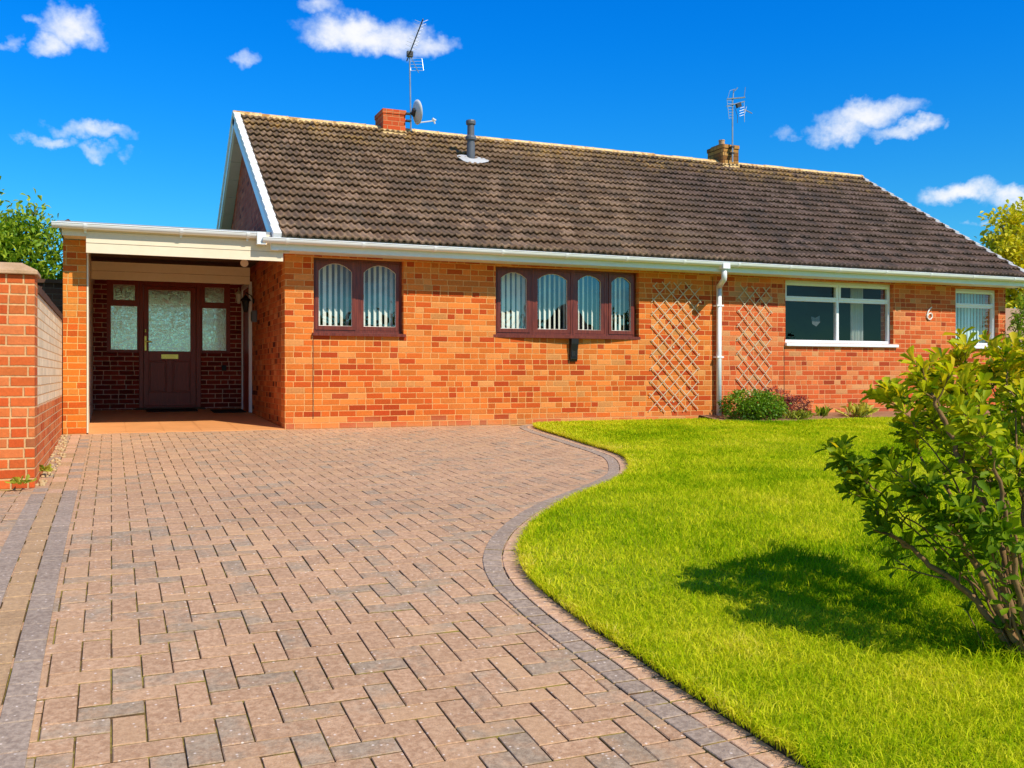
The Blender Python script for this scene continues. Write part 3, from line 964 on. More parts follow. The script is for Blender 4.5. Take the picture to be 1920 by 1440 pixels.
def tile_roof(back=False):
    step = PER / 8
    xs = np.arange(RX0 + .10, RX1 - .10 + 1e-6, step); n = len(xs)
    verts = []; quads = []
    jit = np.random.default_rng(3)
    for k in range(NCOURSE):
        ph = 0.5 * (1 + np.cos(2 * np.pi * (xs - RX0 + (k % 2) * 0.0) / PER))
        h = 0.030 * ph ** 1.2
        tid = np.floor(xs / 0.19).astype(int)
        jj = jit.uniform(-.004, .004, tid.max() + 2)[tid]; js = jit.uniform(-.010, .010, tid.max() + 2)[tid]
        s0 = k * GA_; s1 = min((k + 1) * GA_ + .05, SL + .0)
        rows = [(s0 + .11, .010 + h * 0.9), (s0 + js, .026 + h + jj), (s0 + js - .001, .054 + h + jj), (s0 + .012 + js, .060 + h + jj), (s0 + GA_ * .5, .022 + h + jj * .5), (s1, .002 + h)]
        b0 = len(verts) // 1
        for (s, nn) in rows:
            s = np.broadcast_to(s, xs.shape)
            y, z = slope_pt(s, nn, back)
            verts.extend(zip(xs, y, z))
        for r_ in range(len(rows) - 1):
            a = b0 + r_ * n; c = b0 + (r_ + 1) * n
            i = np.arange(n - 1)
            q = np.stack([a + i, a + i + 1, c + i + 1, c + i], 1)
            quads.append(q if not back else q[:, ::-1])
    return verts, np.concatenate(quads)


v1, q1 = tile_roof(False); v2, q2 = tile_roof(True)
roof = np_mesh('roof', v1 + v2, None, np.concatenate([q1, q2 + len(v1)]), ['roof_tile'], None, bung, False)
# boarded deck under the tiles
mb = MB()
dk = []
for back in (False, True):
    y0, z0 = slope_pt(0.02, -.05, back); y1, z1 = slope_pt(SL, -.05, back); y2, z2 = slope_pt(SL, -.0, back); y3, z3 = slope_pt(.02, -.0, back)
    pr = [(y0, z0), (y1, z1), (y2, z2), (y3, z3)]
    mb.prism(pr, 'x', RX0 + .03, RX1 - .03)
adopt(mb.build('roof_deck', 'soffit_grey'), roof)
# ridge tiles
mb = MB(); x = RX0 - .01
while x < RX1 - .05:
    L = min(.43, RX1 - x)
    r0, r1 = .112, .118
    n = 9
    rise = rnd.uniform(-.006, .006)
    prof = []
    for j in range(n):
        w = math.pi * (j / (n - 1)) * 0.92 + .04 * math.pi
        prof.append((RY - math.cos(w) * r0, RZ - .045 + rise + math.sin(w) * r0 * .82))
    inner = [(RY - math.cos(math.pi * (j / (n - 1))) * (r0 - .02), RZ - .05 + math.sin(math.pi * (j / (n - 1))) * (r0 - .02) * .8) for j in range(n)]
    mb.prism(prof + inner[::-1], 'x', x + .004, x + L - .004)
    mb.prism([(p[0] * 1.0 + (p[0] - RY) * .05, p[1] + .004) for p in prof] + inner[::-1], 'x', x + L - .012, x + L + .012)
    x += .43
adopt(mb.build('ridge_tiles', 'ridge_tile'), roof)
# verge caps: one white stepped unit per course
for side, x0, x1 in ((0, RX0 - .012, RX0 + .085), (1, RX1 - .098, RX1 + .006)):
    mb = MB()
    for back in (False, True):
        for k in range(NCOURSE):
            s0 = k * GA_ - .012; s1 = (k + 1) * GA_ - .004
            ta, tb = (.050, .076) if side == 0 else (.030, .048)
            P_ = [slope_pt(s0, -.02, back), slope_pt(s1, -.02, back), slope_pt(s1, ta, back), slope_pt(s0 + .006, tb, back), slope_pt(s0, tb - .008, back)]
            mb.prism(P_, 'x', x0, x1)
    adopt(mb.build('verge_cap', 'verge_white' if side == 0 else 'lead_grey'), roof)
# barge boards and gable soffits
for xa, xb, sa, sb in ((RX0 + .004, RX0 + .034, RX0 + .034, WX0 + .003), (RX1 - .034, RX1 - .004, WX1 - .003, RX1 - .034)):
    for back in (False, True):
        mb = MB(); mb.prism([slope_pt(.0, -.18, back), slope_pt(SL + .1, -.18, back), slope_pt(SL, -.022, back), slope_pt(0, -.022, back)], 'x', xa, xb)
        mb.build('barge_board', 'white_upvc', bung)
        mb = MB()
        nseg = 11
        for k in range(nseg):
            s0, s1 = k * SL / nseg + .004, (k + 1) * SL / nseg - .004
            mb.prism([slope_pt(s0, -.20, back), slope_pt(s1, -.20, back), slope_pt(s1, -.17, back), slope_pt(s0, -.17, back)], 'x', sa, sb)
        mb.build('soffit', 'soffit_grey', bung)
# gable triangles
for x0, x1, mt in ((WX0, WX0 + .2, 'brick_gable'), (WX1 - .2, WX1, 'brick_coral')):
    mb = MB(); mb.prism([(.02, WH + .002), (2 * RY - .02, WH + .002), (2 * RY - .3, 2.42), (RY, RZ - .22), (.3, 2.42)], 'x', x0, x1)
    mb.build('gable_wall', mt, bung)

# eaves: fascia, soffit, gutter with brackets, downpipe
for back in (False, True):
    f_ = (lambda y: 2 * RY - y) if back else (lambda y: y)
    ya, yb = sorted((f_(-.40), f_(-.375)))
    mb = MB(); mb.box(RX0 - .02, RX1 + .02, ya, yb, 2.19, 2.335); mb.build('fascia', 'fascia_white', bung)
    ya, yb = sorted((f_(-.374), f_(-.003)))
    mb = MB(); mb.box(RX0 + .0, RX1, ya, yb, 2.20, 2.215); mb.build('soffit', 'fascia_white', bung)
mb = MB(); mb.box(RX0 - .022, RX0 + .06, -.404, -.02, 2.186, 2.20); mb.box(RX0 - .03, RX0 - .0225, -.40, -.02, 2.186, 2.33)
mb.build('eaves_box_end', 'white_upvc', bung)


def gutter_mb(x0, x1, yc, zt, r=.056):
    mb = MB(); n = 10
    outer = [(yc - math.cos(math.pi * j / n) * r, zt - math.sin(math.pi * j / n) * r * 1.05) for j in range(n + 1)]
    inner = [(yc - math.cos(math.pi * j / n) * (r - .005), zt - math.sin(math.pi * j / n) * (r - .005) * 1.05) for j in range(n + 1)]
    mb.prism(outer + inner[::-1], 'x', x0, x1)
    for xe in (x0, x1 - .003):
        mb.prism(outer, 'x', xe, xe + .003)
    # rolled front bead
    mb.tube([(x0, yc - r, zt), (x1, yc - r, zt)], .006, 6)
    return mb


GY, GZT = -.458, 2.318
gut = gutter_mb(1.66, 14.62, GY, GZT).build('gutter', 'white_upvc', bung)
for i, x in enumerate(np.arange(1.95, 14.5, .93)):
    mb = MB(); n = 8
    outer = [(GY - math.cos(math.pi * j / n) * .062, GZT - math.sin(math.pi * j / n) * .066) for j in range(n + 1)]
    inner = [(GY - math.cos(math.pi * j / n) * .057, GZT - math.sin(math.pi * j / n) * .061) for j in range(n + 1)]
    mb.prism(outer + inner[::-1], 'x', x - .018, x + .018)
    mb.box(x - .014, x + .014, -.4055, -.4005, 2.245, 2.325)
    adopt(mb.build('gutter_bracket', 'white_upvc'), gut)
mb = MB(); mb.box(8.17, 8.29, GY - .066, GY + .056, 2.225, 2.30)
adopt(mb.build('gutter_outlet', 'white_upvc'), gut)
mb = MB()
mb.tube([(8.23, GY, 2.23), (8.23, GY, 2.10), (8.235, GY + .012, 2.075), (8.40, -.085, 2.005), (8.41, -.07, 1.98), (8.41, -.07, .03)], .040, 14)
dp = mb.build('downpipe', 'white_upvc', bung, smooth=True)
for z in (1.72, .95):
    mb = MB(); mb.box(8.352, 8.468, -.114, -.004, z - .012, z + .012)
    adopt(mb.build('pipe_clip', 'white_upvc'), dp)
for i_, (jx, z0, z1) in enumerate(((2.352, .13, 1.13), (9.665, .05, 1.12), (8.345, 0.02, 2.15))):
    mb = MB(); mb.box(jx - .005, jx + .005, -.003, .01, z0, z1); mb.build('expansion_joint', 'coping_dark', bung)

# chimneys
def chimney(x0, x1, y0, y1, z1, mat, pot):
    mb = MB(); mb.box(x0, x1, y0, y1, 4.3, z1 - .075); mb.box(x0 - .012, x1 + .012, y0 - .012, y1 + .012, z1 - .0745, z1)
    ch = mb.build('chimney', mat, bung)
    mb = MB(); mb.prism([(y0 + .02, z1 + .001), (y1 - .02, z1 + .001), (y1 - .1, z1 + .03), (y0 + .1, z1 + .03)], 'x', x0 + .02, x1 - .02)
    adopt(mb.build('flaunching', 'cap_stone'), ch)
    mb = MB(); zf = RZ + .03
    mb.box(x0 - .012, x1 + .012, y0 - .02, y1 + .02, 4.55, 4.80); adopt(mb.build('flashing', 'ridge_tile'), ch)
    if pot:
        mb = MB(); cx_, cy_ = (x0 + x1) / 2 - .03, (y0 + y1) / 2
        mb.lathe(cx_, cy_, [(.062, z1 + .02), (.058, z1 + .12), (.064, z1 + .125), (.064, z1 + .145), (.05, z1 + .146), (.05, z1 + .1)], 16)
        adopt(mb.build('chimney_pot', 'cap_stone', smooth=False), ch)
    return ch


chimney(4.20, 4.585, 3.50, 4.02, 5.145, 'brick_chimney', False)
chimney(10.985, 11.35, 3.50, 4.02, 5.175, 'brick_buff', True)
# flue with collar and flashing
FX, FY = 5.43, 2.60
FZ = EZ + TZ * ((FY - EY) / TX)
mb = MB(); mb.lathe(FX, FY, [(.068, FZ - .1), (.068, FZ + .30), (.06, FZ + .30), (.06, FZ + .31), (.057, FZ + .62), (.062, FZ + .63), (.062, FZ + .645), (.046, FZ + .65)], 20)
fl = mb.build('flue_pipe', 'flue_grey', bung, smooth=False)
mb = MB(); mb.lathe(FX, FY, [(.069, FZ + .345), (.088, FZ + .355), (.092, FZ + .39), (.088, FZ + .41), (.062, FZ + .43)], 20)
adopt(mb.build('flue_collar', 'flue_grey', smooth=False), fl)
mb = MB(); mb.lathe(FX, FY, [(.062, FZ + .60), (.078, FZ + .61), (.082, FZ + .65), (.075, FZ + .675), (.05, FZ + .68)], 20)
adopt(mb.build('flue_collar', 'flue_grey', smooth=False), fl)
mb = MB()
P_ = []
for a_ in range(28):
    w = a_ / 28 * 2 * math.pi
    rr = 1 + .12 * math.sin(3 * w + 1)
    P_.append((FX + .26 * math.cos(w) * rr, .19 * math.sin(w) * rr - .06))
ii = len(mb.v)
for (x, s) in P_:
    ss = (FY - EY) / TX + s
    y, z = slope_pt(ss, .066); mb.v.append((x, y, z))
for (x, s) in P_:
    ss = (FY - EY) / TX + s * .35; y, z = slope_pt(ss, .085)
    mb.v.append((FX + (x - FX) * .35, y, z))
for j in range(28):
    k = (j + 1) % 28
    mb.f.append((ii + j, ii + k, ii + 28 + k, ii + 28 + j)); mb.a.append(0); mb.mi.append(0)
adopt(mb.build('flue_flashing', 'lead_grey', smooth=True), fl)


# ------------------------------------------------------------------ windows
def loop_frame(mb, o, ins, P, d, n_arc=12, rise=0.0):
    """flat frame from outer rect o=(u0,u1,z0,z1) to an inner opening with an arched head; P(u,z,depth)->point"""
    a0, a1, b0, b1 = ins
    inn = [(a0, b0), (a1, b0), (a1, b1 - rise)]
    out = [(o[0], o[2]), (o[1], o[2]), (o[1], o[3])]
    for k in range(1, n_arc):
        t = k / n_arc; u = a1 + (a0 - a1) * t
        zz = b1 - rise + rise * (1 - (2 * t - 1) ** 2) ** 0.95
        inn.append((u, zz)); out.append((o[1] + (o[0] - o[1]) * t, o[3]))
    inn.append((a0, b1 - rise)); out.append((o[0], o[3]))
    n = len(inn); i = len(mb.v)
    for q, dd in ((out, 0), (inn, 0), (inn, d), (out, d)):
        mb.v += [P(u, z, dd) for (u, z) in q]
    for k in range(n):
        k2 = (k + 1) % n
        for r0, r1 in ((0, 1), (1, 2), (2, 3), (3, 0)):
            mb.f.append((i + r0 * n + k, i + r0 * n + k2, i + r1 * n + k2, i + r1 * n + k)); mb.a.append(0); mb.mi.append(0)
    return inn


def planeP(x0, y0, x1, y1):
    d = Vector((x1 - x0, y1 - y0, 0)); L = d.length; d /= L
    nrm = Vector((-d.y, d.x, 0))               # away from the camera
    if nrm.y < 0: nrm = -nrm
    return (lambda u, z, dp: tuple(Vector((x0, y0, 0)) + d * u + nrm * dp + Vector((0, 0, z)))), L


def arched_light(win, P, L, z0, z1, u0=0.0, stile=.07, bot=.085, top=.06, rise=.085, opening=False):
    mb = MB()
    outer = (u0, u0 + L, z0, z1)
    # outer frame, then a sash standing 12 mm proud inside it
    loop_frame(mb, outer, (u0 + .03, u0 + L - .03, z0 + .03, z1 - .03), lambda u, z, d: P(u, z, d), .07)
    fr = mb
    inn = loop_frame(fr, (u0 + .033, u0 + L - .033, z0 + .033, z1 - .033), (u0 + stile, u0 + L - stile, z0 + bot, z1 - top),
                     (lambda u, z, d: P(u, z, d - .010)) if opening else (lambda u, z, d: P(u, z, d + .006)), .05, rise=rise)
    dpt = .012 if opening else .026
    bd_ = MB(); pts = [P(u, z, dpt - .004) for (u, z) in inn]
    bd_.tube(pts + [pts[0]], .0055, 5)
    gl = MB(); gl.face([P(u, z, dpt + .004) for (u, z) in inn])
    return fr, bd_, gl


def vertical_blind(mb, P, u0, u1, z0, z1, depth, pitch=.074, width=.060, ang=38):
    u = u0 + pitch / 2
    while u < u1 - .01:
        a = R(ang + rnd.uniform(-7, 7)); w = width / 2
        p = [P(u - w * math.cos(a), z0, depth - w * math.sin(a)), P(u, z0, depth + .004), P(u + w * math.cos(a), z0, depth + w * math.sin(a))]
        t = [(q[0], q[1], z1) for q in p]
        mb.face([p[0], p[1], t[1], t[0]]); mb.face([p[1], p[2], t[2], t[1]])
        u += pitch


def window(label):
    w = bpy.data.objects.new('window', None); C.objects.link(w); adopt(w, bung)
    w.empty_display_size = .2
    if label: w['label'] = label
    return w


# window 1: two arched lights in mahogany
w1 = window('brown framed window with two arched panes beside the porch')
P1, _ = planeP(W1[0], .085, W1[1], .085)
Lw = W1[1] - W1[0]
for k in range(2):
    fr, b_, g_ = arched_light(w1, P1, Lw / 2, W1[2] + .012, W1[3] - .002, k * Lw / 2, .078, .085, .06, .10, opening=(k == 0))
    adopt(fr.build('frame', 'mahogany'), w1); adopt(b_.build('glazing_bead', 'bead_pale'), w1); adopt(g_.build('pane', 'glass'), w1)
mb = MB(); mb.prism([(.19, W1[2] - .02), (-.045, W1[2] - .034), (-.045, W1[2] + .0), (.085, W1[2] + .012), (.19, W1[2] + .012)], 'x', W1[0] - .02, W1[1] + .02)
adopt(mb.build('sill', 'mahogany'), w1)
mb = MB(); vertical_blind(mb, P1, .07, Lw - .07, W1[2] + .06, W1[3] - .02, .13)
adopt(mb.build('blind', 'blind'), w1)

# window 2: shallow bow of four arched lights on a bracket
w2 = window('brown bow window of four arched panes on a bracket')
BOW = [(4.851, .080), (5.395, .040), (6.010, .008), (6.560, .040), (7.06, .080)]
for k in range(4):
    (xa, ya), (xb, yb) = BOW[k], BOW[k + 1]
    P2, L2 = planeP(xa, ya, xb, yb)
    fr, b_, g_ = arched_light(w2, P2, L2 - .004, W2[2] + .012, W2[3] - .002, .002, .082, .085, .065, .085, opening=(k in (0, 3)))
    adopt(fr.build('frame', 'mahogany'), w2); adopt(b_.build('glazing_bead', 'bead_pale'), w2); adopt(g_.build('pane', 'glass'), w2)
    mb = MB(); vertical_blind(mb, P2, .05, L2 - .05, W2[2] + .06, W2[3] - .02, .115, ang=[20, 42, 42, 30][k])
    adopt(mb.build('blind', 'blind'), w2)
mb = MB()
sb = [(4.80, .0), (5.40, -.055), (6.01, -.085), (6.57, -.055), (7.10, .0)]
prof = [(x, y) for x, y in sb] + [(7.09, .16), (4.82, .16)]
mb.prism(prof, 'z', W2[2] - .03, W2[2] + .010)
adopt(mb.build('sill', 'mahogany'), w2)
mb = MB()
mb.prism([(-.002, W2[2] - .034), (-.002, .90), (-.03, .87), (-.05, .91), (-.055, 1.02), (-.08, 1.12), (-.085, W2[2] - .034)], 'x', 5.945, 6.055)
mb.box(5.955, 5.968, -.062, -.05, .94, 1.03); mb.box(6.03, 6.043, -.062, -.05, .94, 1.03); mb.box(5.9685, 6.0295, -.062, -.05, .94, .952)
adopt(mb.build('bracket', 'black_plastic'), w2)


def white_window(w, X, lights, trans, name_blind):
    x0, x1, z0, z1 = X; y = .075; f = MB()
    F = .045
    f.box(x0, x1, y, y + .07, z0, z0 + F); f.box(x0, x1, y, y + .07, z1 - F, z1)
    f.box(x0, x0 + F, y, y + .07, z0 + F, z1 - F); f.box(x1 - F, x1, y, y + .07, z0 + F, z1 - F)
    muls = [x0 + F + (x1 - x0 - 2 * F) * k / lights for k in range(1, lights)]
    for m_ in muls: f.box(m_ - .025, m_ + .025, y - .002, y + .068, z0 + F, z1 - F)
    edges = [x0 + F] + [q for m_ in muls for q in (m_ - .025, m_ + .025)] + [x1 - F]
    g1 = []
    for k in range(lights):
        a, b = edges[2 * k], edges[2 * k + 1]
        f.box(a, b, y + .001, y + .069, trans - .022, trans + .022)
        # top-hung vent sash standing proud
        for (p, q, r_, s_) in ((a - .008, b + .008, trans + .016, trans + .05), (a - .008, b + .008, z1 - F - .034, z1 - F + .008)):
            f.box(p, q, y - .018, y + .03, r_, s_)
        f.box(a - .008, a + .026, y - .018, y + .03, trans + .05, z1 - F - .034)
        f.box(b - .026, b + .008, y - .018, y + .03, trans + .05, z1 - F - .034)
        g1.append((a + .026, b - .026, trans + .05, z1 - F - .034)); g1.append((a, b, z0 + F, trans - .022))
    adopt(f.build('frame', 'white_window', bevel=.004), w)
    for (a, b, c, d) in g1:
        gl = MB(); gl.face([(a, y + .03, c), (b, y + .03, c), (b, y + .03, d), (a, y + .03, d)])
        adopt(gl.build('pane', name_blind), w)
    s_ = MB(); s_.prism([(.16, z0 - .045), (-.05, z0 - .055), (-.05, z0 - .012), (.06, z0 + .002), (.16, z0 + .002)], 'x', x0 - .01, x1 + .07)
    adopt(s_.build('sill', 'white_window'), w)


w3 = window('white framed window with two large panes and a curtain')
white_window(w3, W3, 2, 1.87, 'glass_clear')
mb = MB()
for (ua, ub) in ((11.28, 11.55),):
    n = 30
    pr = [(ua + (ub - ua) * k / n, .33 + .022 * math.sin(k * 1.35)) for k in range(n + 1)]
    for k in range(n): mb.face([(pr[k][0], pr[k][1], W3[2] - .3), (pr[k + 1][0], pr[k + 1][1], W3[2] - .3), (pr[k + 1][0], pr[k + 1][1], W3[3] - .02), (pr[k][0], pr[k][1], W3[3] - .02)])
adopt(mb.build('curtain', 'curtain'), w3)
mb = MB(); mb.prism([(10.36, 1.62), (10.44, 1.60), (10.53, 1.635), (10.535, 1.53), (10.46, 1.46), (10.38, 1.50)], 'y', .20, .206)
adopt(mb.build('hanging_ornament', 'flue_grey'), w3)
w4 = window('narrow white framed window with pale blue blinds')
white_window(w4, W4, 1, 1.86, 'glass')
P4, _ = planeP(W4[0], .075, W4[1], .075)
mb = MB(); vertical_blind(mb, P4, -.1, W4[1] - W4[0] + .25, W4[2] - .1, W4[3] - .02, .20, pitch=.075, width=.085, ang=12)
adopt(mb.build('blind', 'blind_blue'), w4)

# ================================================================== PORCH
porch = thing('porch', 'flat roofed open porch with brick pillar and cream fascia', 'porch', (.8, 2.0, 0))
PB = 4.2


def floor_z(y): return 0.012 + .028 * y


mb = MB(); mb.box(-.513, -.266, 0.0, .34, -.15, 2.24); mb.build('pillar', 'brick_pillar', porch)
mb = MB()
mb.box(-.262, -.245, .0, .35, -.1, 2.25); mb.build('pillar_trim', 'cream_board', porch)
# left side lining boards
mb = MB()
for k in range(9): mb.box(-.285, -.262 - .002 * (k % 2), .36, PB - .002, .02 + k * .26, .02 + (k + 1) * .26 - .004)
mb.box(-.34, -.2855, .36, PB + .2, -.1, 2.36)
mb.build('side_panel', 'cream_board', porch)
# front fascia boards (two planks), upper trim, roof edge and gutter
mb = MB()
mb.box(-.262, 1.925, -.335, -.313, 2.062, 2.172); mb.box(-.262, 1.925, -.341, -.313, 2.175, 2.30)
fb_ = mb.build('fascia_board', 'cream_board', porch)
mb = MB(); mb.box(-.51, -.263, -.335, -.313, 2.245, 2.302); mb.box(-.51, 1.78, -.347, -.313, 2.303, 2.375)
mb.build('fascia_trim', 'cream_board', porch)
mb = MB(); mb.box(-.51, 1.925, -.312, .0, 2.25, 2.262); mb.box(-.51, -.5, -.312, .33, 2.25, 2.37)
mb.build('soffit', 'cream_board', porch)
mb = MB(); mb.box(-.56, 1.79, -.33, PB + .3, 2.377, 2.41); mb.build('roof_deck', 'felt_grey', porch)
mb = MB(); mb.prism([(-.52, 2.411), (-.40, 2.411), (-.45, 2.452)], 'y', -.20, 1.2); mb.build('roof_upstand', 'coping_dark', porch)
pg = gutter_mb(-.61, 1.655, -.405, 2.372).build('gutter', 'white_upvc', porch)
for x in (-.27, .75, 1.5):
    mb = MB(); n = 8
    outer = [(-.405 - math.cos(math.pi * j / n) * .062, 2.372 - math.sin(math.pi * j / n) * .066) for j in range(n + 1)]
    inner = [(-.405 - math.cos(math.pi * j / n) * .057, 2.372 - math.sin(math.pi * j / n) * .061) for j in range(n + 1)]
    mb.prism(outer + inner[::-1], 'x', x - .018, x + .018); mb.box(x - .012, x + .012, -.36, -.348, 2.28, 2.37)
    adopt(mb.build('gutter_bracket', 'white_upvc'), pg)
mb = MB(); mb.box(1.60, 1.70, -.47, -.36, 2.24, 2.385); adopt(mb.build('gutter_union', 'white_upvc'), pg)
# ceiling, header beam
mb = MB(); mb.box(-.26, 1.997, .0, PB - .01, 2.345, 2.374); mb.build('ceiling', 'ceiling_dark', porch)
mb = MB(); mb.box(-.258, 1.90, 2.5, 2.53, 2.026, 2.142); mb.box(-.258, 1.90, 2.494, 2.53, 2.147, 2.275)
mb.build('header_beam', 'cream_board', porch)
# tiled floor with a front step edge
mb = MB()
ty = [0.0, .42, .84, 1.26, 1.68, 2.1, 2.52, 2.94, 3.36, 3.78, PB]
tx = [-.262, .16, .585, 1.01, 1.435, 1.998]
for a, b in zip(ty, ty[1:]):
    for c, d in zip(tx, tx[1:]):
        e = .0025; zz = rnd.uniform(-.0006, .0006)
        mb.face([(c + e, a + e, floor_z(a) + zz), (d - e, a + e, floor_z(a) + zz), (d - e, b - e, floor_z(b) + zz), (c + e, b - e, floor_z(b) + zz)])
mb.box(-.262, 1.998, .0, .002, -.05, floor_z(0) - .001)
mb.face([(-.262, 0.003, floor_z(0) - .004), (1.998, .003, floor_z(0) - .004), (1.998, PB, floor_z(PB) - .004), (-.262, PB, floor_z(PB) - .004)])
mb.build('tiled_floor', 'tile_floor', porch)
# back wall with the door set opening
bw = MB()
DX0, DX1 = -.067, 1.808
for (a, b, c, d) in ((-.30, -.067, 0.0, 2.38), (1.808, 2.0, 0.0, 2.38), (-.067, .405, 0.0, 1.035), (1.350, 1.808, 0.0, 1.035), (-.067, 1.808, 2.2, 2.38)):
    bw.box(a, b, PB, PB + .2, c, d)
bw.build('porch_wall', 'brick_red', porch)
zf = floor_z(PB)
mb = MB(); mb.box(-.30, 1.998, PB + .9, PB + 1.0, -.1, 2.376); mb.box(-.30, -.2, PB + .201, PB + .899, -.1, 2.376); mb.box(-.199, 1.998, PB + .201, PB + .899, -.1, -.02)
mb.build('inner_walls', 'interior_wall', porch)
# sidelights
for (x0, x1, xa, xb) in ((-.067, .405, -.01, .382), (1.350, 1.808, 1.37, 1.745)):
    e_ = bpy.data.objects.new('sidelight', None); C.objects.link(e_); adopt(e_, porch)
    mb = MB(); Y0 = PB + .03
    mb.box(x0, x1, Y0, Y0 + .06, 1.037, 1.08); mb.box(x0, x1, Y0, Y0 + .06, 1.775, 1.865); mb.box(x0, x1, Y0, Y0 + .06, 2.11, 2.198)
    mb.box(x0, xa, Y0 + .001, Y0 + .059, 1.08, 1.775); mb.box(xb, x1, Y0 + .001, Y0 + .059, 1.08, 1.775)
    mb.box(x0, xa + .04, Y0 + .001, Y0 + .059, 1.865, 2.11); mb.box(xb - .035, x1, Y0 + .001, Y0 + .059, 1.865, 2.11)
    adopt(mb.build('frame', 'door_wood'), e_)
    mb = MB()
    Yg = Y0 + .022
    mb.face([(xa, Yg, 1.08), (xb, Yg, 1.08), (xb, Yg, 1.775), (xa, Yg, 1.775)]); adopt(mb.build('pane', 'glass_etched'), e_)
    mb = MB(); mb.face([(xa + .04, Yg, 1.865), (xb - .035, Yg, 1.865), (xb - .035, Yg, 2.11), (xa + .04, Yg, 2.11)]); adopt(mb.build('pane', 'glass_etched'), e_)
    mb = MB()
    for (a, b, c, d) in ((xa, xb, 1.08, 1.775), (xa + .04, xb - .035, 1.865, 2.11)):
        mb.tube([(a, Yg - .004, c), (b, Yg - .004, c), (b, Yg - .004, d), (a, Yg - .004, d), (a, Yg - .004, c)], .006, 5)
    adopt(mb.build('glazing_bead', 'bead_pale'), e_)
# front door
dr = bpy.data.objects.new('front_door', None); C.objects.link(dr); adopt(dr, porch)
mb = MB(); Y0 = PB + .02
mb.box(.407, .472, Y0, Y0 + .08, zf, 2.198); mb.box(1.275, 1.348, Y0, Y0 + .08, zf, 2.198); mb.box(.472, 1.275, Y0, Y0 + .08, 2.105, 2.198); mb.box(.472, 1.275, Y0 - .02, Y0 + .08, zf, zf + .055)
adopt(mb.build('door_frame', 'door_wood', bevel=.004), dr)
mb = MB(); Yd = Y0 + .02; za, zb = zf + .057, 2.103
L0, L1 = .475, 1.272; gx0, gx1 = .548, 1.190
mb.box(L0, gx0, Yd, Yd + .05, za, zb); mb.box(gx1, L1, Yd, Yd + .05, za, zb)
mb.box(gx0, gx1, Yd, Yd + .05, 2.045, zb); mb.box(gx0, gx1, Yd, Yd + .05, .91, 1.06); mb.box(gx0, gx1, Yd, Yd + .05, za, .40)
mb.box(.822, .908, Yd, Yd + .05, .40, .91)
for a, b in ((gx0, .822), (.908, gx1)):
    mb.box(a, b, Yd + .022, Yd + .04, .40, .91)
    mb.prism([(a + .03, .43), (b - .03, .43), (b - .03, .88), (a + .03, .88)], 'y', Yd + .006, Yd + .0225)
    for (p, q, r_, s_) in ((a, a + .014, .40, .91), (b - .014, b, .40, .91), (a + .014, b - .014, .40, .414), (a + .014, b - .014, .896, .91)):
        mb.box(p, q, Yd + .004, Yd + .0218, r_, s_)
adopt(mb.build('door_leaf', 'door_wood', bevel=.003), dr)
mb = MB(); mb.face([(gx0, Yd + .022, 1.06), (gx1, Yd + .022, 1.06), (gx1, Yd + .022, 2.045), (gx0, Yd + .022, 2.045)])
adopt(mb.build('pane', 'glass_etched'), dr)
mb = MB(); q = [(gx0, Yd + .016, 1.06), (gx1, Yd + .016, 1.06), (gx1, Yd + .016, 2.045), (gx0, Yd + .016, 2.045)]
mb.tube(q + [q[0]], .007, 5); adopt(mb.build('glazing_bead', 'bead_pale'), dr)
mb = MB(); mb.box(.742, .998, Yd - .012, Yd - .001, .942, 1.012); ho = mb.build('letter_plate', 'brass'); adopt(ho, dr)
mb = MB(); mb.box(.49, .518, Yd - .01, Yd - .001, 1.07, 1.30); mb.tube([(.504, Yd - .01, 1.215), (.504, Yd - .05, 1.215), (.60, Yd - .052, 1.213)], .010, 8)
mb.lathe(.504, Yd - .012, [(.018, 1.36), (.018, 1.41)], 10)
adopt(mb.build('handle', 'brass'), dr)
mb = MB(); mb.box(.36, 1.40, PB - .10, PB + .0, zf - .005, zf + .03); adopt(mb.build('threshold', 'ceiling_dark'), dr)
# side door in the return wall
sd = bpy.data.objects.new('side_door', None); C.objects.link(sd); adopt(sd, porch)
zs = floor_z(3.3)
mb = MB(); mb.box(1.955, 1.999, 3.92, 3.985, zs, 2.12); mb.box(1.955, 1.999, 3.02, 3.085, zs, 2.12); mb.box(1.955, 1.999, 3.085, 3.92, 2.05, 2.12)
adopt(mb.build('door_frame', 'white_upvc'), sd)
mb = MB(); mb.box(1.975, 1.999, 3.087, 3.918, zs, 1.2); mb.box(1.975, 1.999, 3.087, 3.2, 1.2, 2.048); mb.box(1.975, 1.999, 3.8, 3.918, 1.2, 2.048)
mb.box(1.981, 1.999, 3.2, 3.8, 1.2, 2.048)
adopt(mb.build('door_leaf', 'door_wood'), sd)

# ------------------------------------------------------------------ small fittings
def lantern(name, label, x, y, z, mat, body, nx=0, ny=-1, s=1.0):
    t = thing(name, label, 'wall light', (x, y, z))
    d = Vector((nx, ny, 0))
    c = Vector((x, y, z)) + d * .11 * s
    mb = MB(); mb.tube([Vector((x, y, z)) + d * .004, Vector((x, y, z)) + d * .02], .035 * s, 10)
    mb.tube([(x, y, z), Vector((x, y, z + .07 * s)) + d * .04 * s, c + Vector((0, 0, .11 * s)), c + Vector((0, 0, .06 * s))], .007 * s, 6)
    mb.build('bracket', mat, t)
    mb = MB(); mb.lathe(c.x, c.y, [(.07 * s, c.z + .0), (.06 * s, c.z + .02 * s), (.02 * s, c.z + .06 * s), (.008 * s, c.z + .075 * s)], 8); mb.build('lamp_hood', mat, t)
    mb = MB(); mb.lathe(c.x, c.y, [(.02 * s, c.z - .15 * s), (.034 * s, c.z - .12 * s), (.05 * s, c.z - .002)], 6); mb.build('lamp_glass', body, t)
    return t


